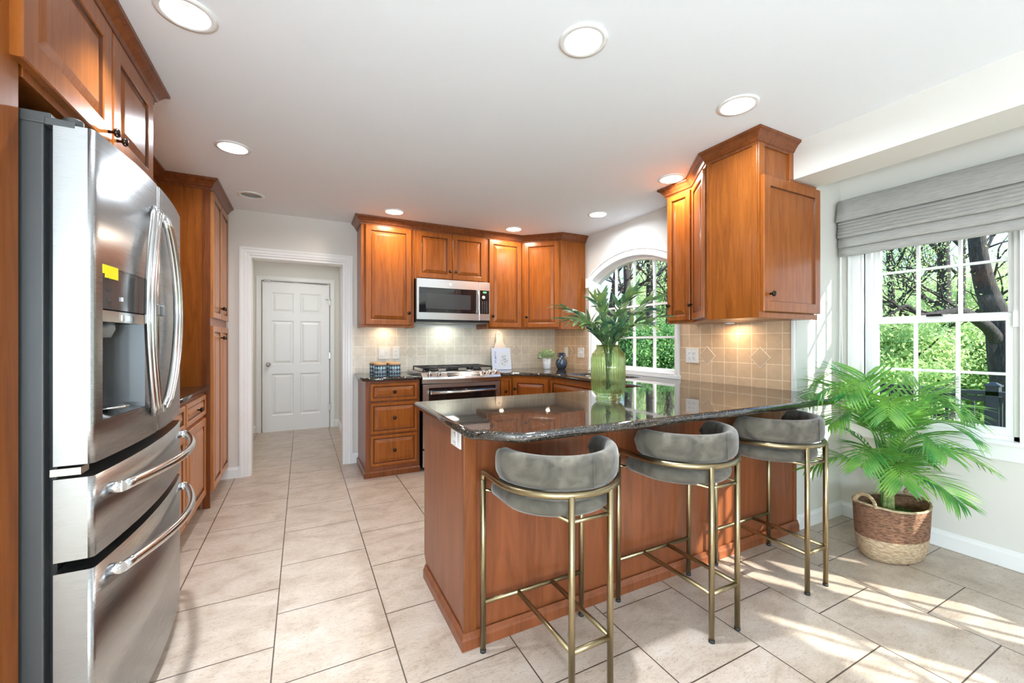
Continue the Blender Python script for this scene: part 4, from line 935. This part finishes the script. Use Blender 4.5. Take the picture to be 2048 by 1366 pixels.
for i, (a, b_, c) in enumerate(STEMS):
    a *= .95 if a > 0 else .85; c *= .74; dx, dy = a * cs - b_ * sn * 0 + b_ * sn, -a * sn + b_ * cs
    dx = a * cs + b_ * sn; dy = -a * sn + b_ * cs
    top_ = Vector((VX + dx, VY + dy, 1.225 + c)); neck = Vector((VX + dx * .13, VY + dy * .13, 1.235)); bot = Vector((VX - dx * .05, VY - dy * .05, 1.0 + random.uniform(-.03, .05)))
    path = bez([bot, (bot + neck) / 2 + Vector((dx * .02, 0, 0)), neck, neck * .5 + top_ * .5 + Vector((0, 0, .05)), top_], 6)
    t_ = thing('leafy_branch', neck, 'green eucalyptus-like branch with pointed leaves in the green glass vase', 'branch', 'branches in the ribbed vase')
    MB().tube(path, [.0035 - .0022 * k / len(path) for k in range(len(path))], 6).build('stem', L_EUC, t_)
    m = MB(); N_ = len(path); k0 = int(N_ * .50); rng = random.Random(i)
    for k in range(k0, N_):
        for s_ in (-1, 1):
            if rng.random() < .12: continue
            d = (path[min(k + 1, N_ - 1)] - path[k - 1]).normalized(); side = d.cross(Vector((rng.uniform(-.4, .4), rng.uniform(-.4, .4), 1))).normalized() * s_
            leaf(m, path[k], d * rng.uniform(.5, 1.1) + side * rng.uniform(.5, 1) + Vector((0, 0, rng.uniform(-.25, .45))), Vector((rng.uniform(-.5, .5), rng.uniform(-.5, .5), 1)), rng.uniform(.07, .125), rng.uniform(.010, .018), rng.uniform(.0, .35))
    leaf(m, path[-1], path[-1] - path[-3], Vector((.2, 0, 1)), .09, .012, .2)
    m.build('leaves', L_EUC, t_)

# ---------------------------------------------------------------- basket and palm
BX, BY = 3.07, 1.14; BA = math.radians(-12)
def ell(rx, ry, z, n=40, lift=0):
    o = []
    for k in range(n):
        a = 2 * PI * k / n; x, y = rx * math.cos(a), ry * math.sin(a)
        o.append(Vector((BX + x * math.cos(BA) - y * math.sin(BA), BY + x * math.sin(BA) + y * math.cos(BA), z + lift * (math.cos(a) ** 2))))
    return o
t_ = thing('seagrass_basket', (BX, BY, 0), 'oval two-tone seagrass basket on the floor holding the palm', 'basket')
MB().loft([ell(.03, .02, .002), ell(.165, .105, .002), ell(.185, .122, .02), ell(.200, .136, .07), ell(.207, .142, .135)], cap=False).build('base_band', BK_B, t_)
MB().loft([ell(.207, .142, .134), ell(.212, .146, .20), ell(.216, .148, .27, lift=.012), ell(.218, .15, .295, lift=.02), ell(.210, .143, .298, lift=.02), ell(.205, .139, .26), ell(.198, .134, .13), ell(.17, .11, .03), ell(.02, .02, .03)], cap=False).build('top_band', BK_T, t_)
MB().tube(ell(.214, .147, .305, lift=.02), .007, 8, closed=True).build('rim', BK_B, t_)
for s_ in (-1, 1):
    pts = []
    for k in range(13):
        a = PI * k / 12; q = s_ * .206; yy = .055 * math.cos(a)
        pts.append(Vector((BX + q * math.cos(BA) - yy * math.sin(BA), BY + q * math.sin(BA) + yy * math.cos(BA), .315 + .062 * math.sin(a))))
    MB().tube(pts, (.006, .012), 8).build('handle', BK_B, t_)
PX_, PY_ = BX - .015, BY + .01
t_ = thing('palm_plant', (PX_, PY_, .03), 'artificial areca palm with arching green fronds standing in the seagrass basket', 'plant')
m = MB(); m.loft([ell(.195, .13, .20), ell(.12, .08, .235), ell(.02, .02, .24)], cap=False)
rng = random.Random(3)
for k in range(500):
    a = rng.uniform(0, 2 * PI); r = math.sqrt(rng.random()); c = Vector((BX + .18 * r * math.cos(a), BY + .12 * r * math.sin(a), .215 + .03 * (1 - r)))
    d = Vector((rng.uniform(-1, 1), rng.uniform(-1, 1), rng.uniform(.1, .9))); leaf(m, c, d, Vector((rng.random(), rng.random(), .3)), .045, .0025)
m.build('moss_filler', L_DRK, t_)['kind'] = 'stuff'
STEMG = mat('palm_stem_green', (.20, .30, .08), .45); nt, b = nodes(STEMG); f = noise(nt, (3, 3, 14), 6, 3); nt.links.new(ramp(nt, f, [(.3, (.13, .24, .05)), (.7, (.42, .45, .20))]), b.inputs['Base Color'])
FR = [(-175, .50, 1.03, .46), (-160, .38, 1.07, .30), (160, .42, .80, .44), (-150, .36, .70, .42), (-120, .30, .62, .34), (-95, .33, .80, .34), (-75, .34, .55, .30), (-50, .44, .86, .42), (-30, .52, .70, .46), (-15, .50, .93, .50), (8, .48, 1.02, .40), (35, .38, .90, .34), (75, .30, 1.08, .26), (100, .32, 1.0, .22), (130, .36, 1.10, .30), (-135, .35, .98, .34), (-60, .30, 1.0, .26), (20, .40, .66, .40), (175, .45, .62, .38), (-170, .42, .90, .42)]
for i, (az, reach, tipz, L_) in enumerate(FR):
    rng = random.Random(100 + i); a = math.radians(az) - YAW; hx = Vector((math.cos(a), math.sin(a), 0))
    if PX_ + hx.x * reach * .95 > 3.42: reach = (3.42 - PX_) / hx.x / .95 * .98
    if PY_ + hx.y * reach * .95 > 1.53: reach = min(reach, (1.53 - PY_) / hx.y / .95)
    tipz = tipz - .10
    if -60 < az < 60: reach *= .78
    z0 = .24; base_ = Vector((PX_ + rng.uniform(-.02, .02), PY_ + rng.uniform(-.02, .02), z0)); hz = max(.52, min(tipz, .84))
    ctrl = [base_, base_ + hx * .025 + Vector((0, 0, (hz - z0) * .55)), base_ + hx * reach * .28 + Vector((0, 0, (hz - z0) * .92)), base_ + hx * reach * .65 + Vector((0, 0, (tipz - z0) + .05)), base_ + hx * reach + Vector((0, 0, tipz - z0 - .02))]
    path = bez(ctrl, 9); n_ = len(path); m = MB().tube(path, [.0055 - .004 * k / n_ for k in range(n_)], 6)
    side = hx.cross(Vector((0, 0, 1)))
    k0 = int(n_ * .42)
    for k in range(k0 * 2, n_ * 2 - 1):
        if k % 2 == 1: continue
        p = path[k // 2] if k % 2 == 0 else (path[k // 2] + path[min(n_ - 1, k // 2 + 1)]) / 2
        u = (k - k0 * 2) / (n_ * 2 - k0 * 2); d = (path[min(k // 2 + 1, n_ - 1)] - path[max(k // 2 - 1, 0)]).normalized(); up = side.cross(d) * (1 if side.cross(d).z > 0 else -1)
        ll = .19 * math.sin(PI * (u * .72 + .22)) ** .8 + .02
        for s_ in (-1, 1):
            leaf(m, p, d * (.55 + .6 * u) + side * s_ * (1 - .35 * u) + up * .25, up, ll * rng.uniform(.9, 1.08), .0078, rng.uniform(.2, .45), .35)
    # keep foliage in front of the walls
    for v in m.v:
        if v.x > 3.455: v.x = 3.455 - (v.x - 3.455) * .05
        if v.y > 1.57: v.y = 1.57 - (v.y - 1.57) * .05
    m.build('frond', L_PALM, t_)
m = MB()
for k in range(7):
    a = k * .9; m.tube([(PX_ + .022 * math.cos(a), PY_ + .022 * math.sin(a), .2), (PX_ + .018 * math.cos(a + .3), PY_ + .018 * math.sin(a + .3), .40), (PX_ + .026 * math.cos(a + .5), PY_ + .026 * math.sin(a + .5), .58)], [.014, .011, .006], 8)
m.build('trunk', STEMG, t_)

# ---------------------------------------------------------------- small things on the worktops
CAN = mat('patterned_ceramic', (.1, .4, .5), .3); nt, b = nodes(CAN)
t = N(nt, 'TexCoord'); s_ = N(nt, 'SeparateXYZ'); nt.links.new(t.outputs['Object'], s_.inputs[0])
at = N(nt, 'Math', operation='ARCTAN2'); nt.links.new(s_.outputs['Y'], at.inputs[0]); nt.links.new(s_.outputs['X'], at.inputs[1])
def mth(op, a, b_=None, c=None):
    n = N(nt, 'Math', operation=op)
    for i, v in enumerate((a, b_, c)):
        if v is None: continue
        if hasattr(v, 'links') or not isinstance(v, (int, float)): nt.links.new(v, n.inputs[i])
        else: n.inputs[i].default_value = v
    return n.outputs[0]
u = mth('MULTIPLY', at.outputs[0], 14 / (2 * PI)); v = mth('MULTIPLY', s_.outputs['Z'], 27.0)
fu = mth('ABSOLUTE', mth('SUBTRACT', mth('FRACT', mth('ADD', u, 50)), .5)); fv = mth('ABSOLUTE', mth('SUBTRACT', mth('FRACT', mth('ADD', v, .25)), .5))
dm = mth('ADD', fu, fv); hs = mth('FRACT', mth('MULTIPLY', mth('SINE', mth('ADD', mth('FLOOR', mth('ADD', u, 50)), mth('MULTIPLY', mth('FLOOR', mth('ADD', v, .25)), 2.7))), 43.7))
ccol = ramp(nt, hs, [(0, (.02, .06, .14)), (.35, (.03, .16, .30)), (.6, (.06, .42, .55)), (1, (.12, .55, .62))])
edge = mth('LESS_THAN', mth('ABSOLUTE', mth('SUBTRACT', dm, .36)), .055); inner = mth('LESS_THAN', dm, .36)
x1 = N(nt, 'MixRGB'); x1.inputs[1].default_value = (.03, .05, .08, 1); nt.links.new(inner, x1.inputs[0]); nt.links.new(ccol, x1.inputs[2])
x2 = N(nt, 'MixRGB'); x2.inputs[2].default_value = (.85, .85, .78, 1); nt.links.new(edge, x2.inputs[0]); nt.links.new(x1.outputs[0], x2.inputs[1]); nt.links.new(x2.outputs[0], b.inputs['Base Color'])
CL = ['patterned blue canister with wooden lid, front left of the four', 'patterned teal canister with wooden lid, front right of the four', 'patterned canister with wooden lid, rear left of the four', 'patterned canister with wooden lid, rear right of the four']
can0 = None
for i, (x, y) in enumerate(((.655, 4.0), (.785, 4.0), (.645, 4.22), (.785, 4.22))):
    if can0 is None:
        can0 = tag(MB().lathe([(.001, 0), (.052, 0), (.056, .006), (.056, .105), (.053, .11), (.001, .11)], (0, 0, 0), 40).build('canister', CAN), CL[0], 'canister', 'patterned canisters')
        c = can0; MB().lathe([(.001, .11), (.055, .11), (.056, .115), (.056, .122), (.052, .126), (.001, .126)], (0, 0, 0), 32).build('lid', W_LID, can0)
    else: c = copy_tree(can0); c['label'] = CL[i]
    c.location = (x, y, .9205)
# cutting board
m = MB(); pl = []
for k in range(11): a = PI * k / 10; pl.append((.048 * math.cos(a), .37 + .048 * math.sin(a)))
pl += bez([(-.05, .34, 0), (-.055, .30, 0), (-.09, .24, 0), (-.095, .2, 0)], 5); pl = [(p[0], p[1]) for p in pl] + [(-.095, 0), (.095, 0)]
pl += [(-p[0], p[1]) for p in reversed([q for q in bez([(-.05, .34, 0), (-.055, .30, 0), (-.09, .24, 0), (-.095, .2, 0)], 5)])]
BOARD = mat('pale_marble_board', (.78, .70, .62), .35)
o = curve_slab('cutting_board', [pl, circ(0, .375, .018, 16)], -.009, .009, .004, BOARD)
o.location = (2.115, 4.43, .922); o.rotation_euler = (math.radians(80), 0, 0); o.scale = (.85, 1.1, 1)
tag(o, 'pale cutting board with round handle hole leaning on the backsplash', 'cutting board'); 
# book
BOOKM = mat('book_cover', (.70, .72, .82), .35); PAGE = mat('paper', (.85, .84, .8), .8); INK = mat('ink_blue_grey', (.12, .18, .28), .6); INKL = mat('ink_pale', (.42, .42, .44), .6); ART = mat('cover_picture', (.72, .72, .72), .6)
t_ = thing('cookbook', (0, 0, 0), 'white cookbook standing against the cutting board beside the range', 'book')
bk = MB().box((-.115, -.013, 0), (.115, -.010, .255)).box((-.115, .010, 0), (.115, .013, .255)).box((-.117, -.013, 0), (-.113, .013, .255)).build('cover', BOOKM, t_, bevel=.001)
MB().box((-.113, -.010, .004), (.111, .010, .251)).build('pages', PAGE, t_)
MB().box((-.03, -.0138, .03), (.095, -.013, .20)).build('picture', ART, bk)
m = MB(); rng = random.Random(5)
for k in range(40):
    a = rng.uniform(0, 2 * PI); r = rng.random() ** .6; m.cbox((.03 + .042 * r * math.cos(a), -.0142, .105 + .06 * r * math.sin(a)), (rng.uniform(.004, .016), .0006, rng.uniform(.004, .016)))
dr_ = m.build('drawing', INKL, bk); dr_['kind'] = 'stuff'
m = MB(); rng = random.Random(9)
for k in range(7): m.box((-.085, -.0142, .205 - k * .02), (-.085 + rng.choice((.022, .026)), -.0136, .209 - k * .02)).box((-.085 + rng.choice((0, .012)), -.0142, .195 - k * .02), (-.080 + rng.choice((0, .012)), -.0136, .209 - k * .02))
m.build('title', INK, bk)
t_.location = (2.075, 4.33, .922); t_.rotation_euler = (math.radians(-11), 0, math.radians(-6))
# small plant in white pot
t_ = thing('potted_plant', (2.61, 4.2, .9215), 'small pale green plant in a white marbled pot in the counter corner', 'plant')
POT = mat('white_marbled_pot', (.8, .8, .8), .4); nt, b = nodes(POT); nt.links.new(ramp(nt, noise(nt, (1, 1, 1), 12, 6, dist=2), [(.4, (.85, .85, .85)), (.55, (.6, .61, .63)), (.6, (.85, .85, .85))]), b.inputs['Base Color'])
MB().lathe([(.001, 0), (.042, 0), (.044, .004), (.058, .13), (.054, .13), (.048, .10), (.001, .10)], (2.61, 4.2, .9215), 32).build('pot', POT, t_)
m = MB(); rng = random.Random(8)
for k in range(260):
    a = rng.uniform(0, 2 * PI); el = math.asin(rng.uniform(.02, 1)); d = Vector((math.cos(a) * math.cos(el), math.sin(a) * math.cos(el), math.sin(el))); r = rng.uniform(.04, .105)
    leaf(m, Vector((2.61, 4.2, 1.045)) + d * r * Vector((1, 1, .9)).x, d + Vector((rng.uniform(-.6, .6), rng.uniform(-.6, .6), rng.uniform(-.2, .5))), Vector((rng.uniform(-1, 1), rng.uniform(-1, 1), 1)), rng.uniform(.025, .045), .008, .2)
for k in range(20):
    a = k * 2.4; m.tube([(2.61, 4.2, 1.02), (2.61 + .06 * math.cos(a), 4.2 + .06 * math.sin(a), 1.08 + .003 * k)], .0015, 5)
m.build('foliage', L_POT, t_)
NAVY = mat('steel_blue_glaze', (.07, .10, .15), .18, .5); nt, b = nodes(NAVY); nt.links.new(ramp(nt, noise(nt, (1, 1, 5), 8, 3), [(.3, (.05, .07, .11)), (.7, (.13, .16, .21))]), b.inputs['Base Color'])
t_ = thing('small_vase', (2.75, 4.1, .9215), 'round dark blue glazed vase with two small ears beside the white pot', 'vase')
MB().lathe([(.001, 0), (.040, 0), (.045, .005), (.066, .045), (.071, .075), (.064, .105), (.040, .130), (.026, .142), (.026, .165), (.034, .192), (.036, .196), (.030, .196), (.022, .165), (.022, .14), (.001, .12)], (2.75, 4.1, .9215), 36).build('body', NAVY, t_)
for s_ in (-1, 1):
    MB().tube([Vector((2.75 + s_ * a * .89, 4.1 - s_ * a * .45, .9215 + z)) for a, z in ((.024, .150), (.042, .156), (.046, .170), (.040, .184), (.026, .186))], .006, 8).build('handle', NAVY, t_)

# ---------------------------------------------------------------- outdoors
struct(MB().box((-40, -40, -2.2), (60, 60, -2.1)).build('ground', GRASS))
DKZ = -.35
struct(MB().box((-8, -14, -.5), (3.6, YBACK - .2, -.15)).build('bounce_patio', mat('grey_concrete', (.25, .25, .24), .8)))  # unseen paving, added to bounce sunlight indoors onto the ceiling
tag(MB().box((3.64, -3.5, DKZ - .12), (7.0, 1.9, DKZ)).box((5.6, 1.9, DKZ - .12), (7.0, 4.6, DKZ)).build('deck', DECKM, loc=(5.2, 0, DKZ - .12)), 'wooden deck platform outside the bay window', 'deck')
def rail_run(p0, p1, n_post, label, balu=.105, z0=(DKZ, DKZ)):
    p0 = Vector(p0); p1 = Vector(p1); L = (p1 - p0).length; d = (p1 - p0).normalized(); q = Vector((-d.y, d.x))
    t_ = thing('deck_railing', (p0.x, p0.y, z0[0]), label, 'railing')
    zz = lambda u: z0[0] + (z0[1] - z0[0]) * u
    for a, b_, w_, nm in ((1.0, 1.045, .05, 'top_rail'), (.93, .985, .022, 'upper_rail'), (.08, .12, .022, 'bottom_rail')):
        m = MB(); r = []
        for u in (0, 1):
            p = p0 + d * L * u; r.append([Vector((p.x + q.x * s_, p.y + q.y * s_, zz(u) + h_)) for s_, h_ in ((-w_, a), (w_, a), (w_, b_), (-w_, b_))])
        m.loft(r, smooth=False).build(nm, RAIL, t_)
    for k in range(n_post):
        u = k / max(1, n_post - 1); p = p0 + d * L * u; z = zz(u)
        ps = MB().box((p.x - .05, p.y - .05, z - 1.6 if True else z), (p.x + .05, p.y + .05, z + 1.10)).build('post', RAIL, t_)
        m = MB().box((p.x - .062, p.y - .062, z + 1.10), (p.x + .062, p.y + .062, z + 1.118))
        m.loft([[Vector((p.x + a * s_, p.y + b_ * s_, z + h_)) for a, b_ in ((-1, -1), (1, -1), (1, 1), (-1, 1))] for s_, h_ in ((.055, 1.118), (.02, 1.145))], smooth=False).build('post_cap', RAIL, ps)
    n = int(L / balu)
    for k in range(1, n):
        u = k / n; p = p0 + d * L * u; z = zz(u)
        MB().box((p.x - .014, p.y - .014, z + .10), (p.x + .014, p.y + .014, z + .96)).build('baluster', RAIL, t_)
rail_run((6.85, -.2), (6.85, 3.5), 3, 'dark deck railing along the far edge seen through the bay window')
rail_run((5.7, 2.9), (5.7, 4.5), 2, 'short dark railing beside the deck steps, left of the long railing', z0=(DKZ, DKZ - .75))

def tree_trunk(m, pts, rad):
    path = bez(pts, 8); n = len(path); rs = []
    for k in range(n): u = k / (n - 1) * (len(rad) - 1); i = min(int(u), len(rad) - 2); rs.append(rad[i] + (rad[i + 1] - rad[i]) * (u - i))
    m.tube(path, rs, 10); return path
def twigs(m, rng, p, d, L, r, depth):
    n = 5; pts = [p]; q = d.normalized()
    for k in range(n):
        q = (q + Vector((rng.uniform(-.3, .3), rng.uniform(-.3, .3), rng.uniform(-.12, .25)))).normalized(); pts.append(pts[-1] + q * L / n)
    m.tube(pts, [r * (1 - .7 * k / n) for k in range(n + 1)], 5); ends = [pts[-1], pts[3]]
    if depth > 0:
        for k in (2, 3, 4, 5):
            e_ = (q + Vector((rng.uniform(-1, 1), rng.uniform(-1, 1), rng.uniform(-.3, .8)))); ends += twigs(m, rng, pts[k], e_, L * .6, r * .5, depth - 1)
    return ends
def leaves_at(m, rng, pts, spread, n, size):
    vs = []; fs = []
    for p in pts:
        for _ in range(n):
            c = p + Vector((rng.gauss(0, spread), rng.gauss(0, spread), rng.gauss(0, spread * .7)))
            a = Vector((rng.uniform(-1, 1), rng.uniform(-1, 1), rng.uniform(-1, 1))).normalized(); b_ = a.cross(Vector((rng.uniform(-1, 1), rng.uniform(-1, 1), rng.uniform(-1, 1)))).normalized()
            s_ = size * rng.uniform(.6, 1.3); k = len(m.v); m.v += [c - a * s_, c + b_ * s_ * .45, c + a * s_, c - b_ * s_ * .45]; m.f.append([k, k + 1, k + 2, k + 3]); m.sm.append(False)
def fast_build(m, name, mt, parent, org):
    me = bpy.data.meshes.new(name); me.from_pydata([v - org for v in m.v], [], m.f); me.materials.append(mt); me.polygons.foreach_set('use_smooth', m.sm)
    o = bpy.data.objects.new(name, me); COL.objects.link(o); o.parent = parent; return o
# the big leaning tree in the bay window
D_ = 8.5
t_ = thing('big_tree', P(2030, 1150, D_), 'thick dark leaning tree trunk with a heavy low limb, nearest beyond the deck', 'tree')
m = MB(); mainp = tree_trunk(m, [P(2030, 1200, D_), P(2014, 860, D_), P(2009, 780, D_), P(2003, 735, D_), P(2000, 690, D_), P(1996, 640, D_), P(1984, 608, D_), P(1970, 570, D_), P(1959, 520, D_), P(1953, 470, D_), P(1945, 380, D_), P(1930, 200, D_)], [.26, .20, .19, .19, .195, .19, .18, .16, .14, .13, .12, .08])
m.build('trunk', BARK, t_)
m = MB(); tree_trunk(m, [P(2000, 690, D_), P(1980, 660, D_ - .1), P(1955, 640, D_ - .2), P(1922, 623, D_ - .3), P(1890, 626, D_ - .3), P(1845, 631, D_ - .4), P(1812, 612, D_ - .4), P(1785, 626, D_ - .4), P(1750, 640, D_ - .3)], [.13, .11, .10, .09, .075, .05, .035, .02, .01]).__class__
rng = random.Random(21); ends = []
for q in ((1935, 630), (1895, 634), (1860, 630), (1820, 638)):
    ends += twigs(m, rng, P(q[0], q[1], D_ - .35), P(q[0] - 60, q[1] + rng.uniform(-60, 60), D_) - P(q[0], q[1], D_), 1.3, .03, 1)
m.build('limb', BARK, t_)
m = MB()
for q, e_ in (((1992, 640), (2060, 600)), ((1930, 500), (1880, 430)), ((1945, 545), (2040, 440)), ((1920, 430), (2020, 380)), ((1985, 620), (2045, 690))):
    ends += twigs(m, rng, P(*q, D_), P(*e_, D_) - P(*q, D_), 1.9, .04, 2)
m.build('branches', BARK, t_)
m = MB(); leaves_at(m, rng, ends, .32, 22, .03); fast_build(m, 'leaves', L_SPR, t_, ORG[t_])
def plain_tree(px, ytop, ybase, d, r, lean, label, fol=L_SPR, seed=0, nl=22, spread=.45, depth=2, nb=6, fork=True, ls=.035, reach=2.0):
    rng = random.Random(seed); b0 = P(px, ybase, d); t_ = thing('tree', b0, label, 'tree', 'trees beyond the windows')
    m = MB(); pth = tree_trunk(m, [b0, P(px + lean * .35, ybase * .66 + ytop * .34, d), P(px + lean * .7, ybase * .33 + ytop * .67, d), P(px + lean, ytop, d)], [r, r * .85, r * .65, r * .35])
    m.build('trunk', BARK, t_); m = MB(); ends = []
    for k in range(nb):
        p = pth[int(len(pth) * (.35 + .6 * k / nb))]; ends += twigs(m, rng, p, Vector((rng.uniform(-1, 1), rng.uniform(-1, 1), rng.uniform(.1, 1.0))), reach, r * .4, depth)
    m.build('branches', BARK, t_); m = MB(); leaves_at(m, rng, ends, spread, nl, ls); fast_build(m, 'leaves', fol, t_, b0); return t_
plain_tree(1892, 380, 900, 12, .22, -6, 'tall dark tree trunk left of the leaning tree, seen in the middle bay pane', seed=1)
plain_tree(1915, 400, 880, 14, .15, 12, 'slimmer dark trunk just right of the tall one in the middle bay pane', seed=2)
plain_tree(1800, 380, 900, 13, .13, -28, 'thin leaning tree in the left column of bay panes', seed=3)
plain_tree(1205, 440, 760, 12, .13, 40, 'bare leaning trunk at the left edge of the arched window', seed=4, nl=3, depth=1)
plain_tree(1262, 400, 760, 11, .12, -14, 'forked bare tree in the second column of the arched window', seed=5, nl=5, depth=2)
plain_tree(1298, 380, 760, 12, .12, 2, 'straight dark trunk in the third column of the arched window', seed=6, nl=14)
plain_tree(1335, 420, 760, 13, .12, 8, 'leafy tree at the right edge of the arched window', seed=7, nl=22, fol=L_SPR)
# leafy understory: three crowns copied into the woodland
def bush(seed, R, n, mt, nm, label, loc, dark=False):
    rng = random.Random(seed); t_ = thing(nm, loc, label, 'tree', 'woodland behind the garden'); m = MB()
    cl = []
    for _ in range(46):
        v = Vector((rng.gauss(0, 1), rng.gauss(0, 1), rng.gauss(0, 1))).normalized() * rng.uniform(.45, 1) * R; v.z = v.z * .95; cl.append(Vector(loc) + v)
    leaves_at(m, rng, cl, R * .17, n // 46, .062 if not dark else .034); fast_build(m, 'foliage', mt, t_, Vector(loc))
    m = MB(); m.tube([Vector(loc) - Vector((0, 0, R + 1.5)), Vector(loc)], [.14, .06], 7)
    for k in range(6): twigs(m, rng, Vector(loc), Vector((rng.uniform(-1, 1), rng.uniform(-1, 1), rng.uniform(-.3, 1))), R * .9, .05, 0)
    m.build('trunk', BARK, t_); return t_
def at2(px, py, d): return P(px, py, d)
protos = []
rngb = random.Random(77)
spots = []
for px in range(1640, 2300, 62):
    spots.append((px, 665 + rngb.uniform(-15, 25), 17 + rngb.uniform(-2, 2), 0)); spots.append((px + 30, 725, 13 + rngb.uniform(-1, 1), 1)); spots.append((px + 10, 632 + rngb.uniform(-10, 20), 25 + rngb.uniform(-2, 3), 2))
for px in range(1130, 1470, 62):
    spots.append((px, 672, 21 + rngb.uniform(-2, 2), 0)); spots.append((px + 25, 700, 16, 1))
    if px > 1290: spots.append((px + 10, 610, 19, 0))
LB = ['sunlit yellow-green crown standing in the woodland beyond the windows', 'low spring-green thicket standing at the woodland edge', 'taller light-green crown standing at the back of the woodland']
PR = [None, None, None]; MT = [L_YEL, L_SPR, L_SPR]
for px, py, d, k in spots:
    loc = P(px, py, d)
    if PR[k] is None: PR[k] = bush(50 + k, [2.1, 1.7, 2.9][k], 21000, MT[k], 'leafy_tree', LB[k], loc)
    else: c = copy_tree(PR[k]); c.location = loc; c.rotation_euler.z = rngb.uniform(0, 6.3); c.scale = (1, 1, rngb.uniform(.85, 1.15))
# dense hedge outside the arched window
HP = None
for i, (px, d) in enumerate(((1150, 9.6), (1195, 9.2), (1240, 9.0), (1285, 8.8), (1330, 8.6), (1378, 8.4))):
    loc = P(px, 735, d)
    if HP is None:
        HP = bush(90, 1.05, 30000, L_DRK, 'hedge_shrub', '', loc, True); HP['category'] = 'shrub'; HP['group'] = 'dark shrubs outside the arched window'; HP['label'] = 'dense dark green shrub filling the lowest panes of the arched window'
    else: c = copy_tree(HP); c.location = loc; c.rotation_euler.z = i * 1.1
# a lightly leaved tree out on the sunny side that dapples the light
rng = random.Random(31); b0 = Vector((8.2, -7.0, -2.1)); t_ = thing('tree', b0, 'lightly leaved tree on the sunny side of the house', 'tree')
m = MB(); pth = tree_trunk(m, [b0, b0 + Vector((.1, .1, 2.5)), b0 + Vector((0, .3, 5)), b0 + Vector((.3, .2, 9))], [.2, .16, .12, .05]); m.build('trunk', BARK, t_)
m = MB(); ends = []
for k in range(9): ends += twigs(m, rng, pth[int(len(pth) * (.4 + .55 * k / 9))], Vector((rng.uniform(-1, 1), rng.uniform(-1, 1), rng.uniform(-.1, .8))), 2.4, .05, 1)
m.build('branches', BARK, t_); m = MB(); leaves_at(m, rng, ends, .22, 12, .08); fast_build(m, 'leaves', L_SPR, t_, b0)
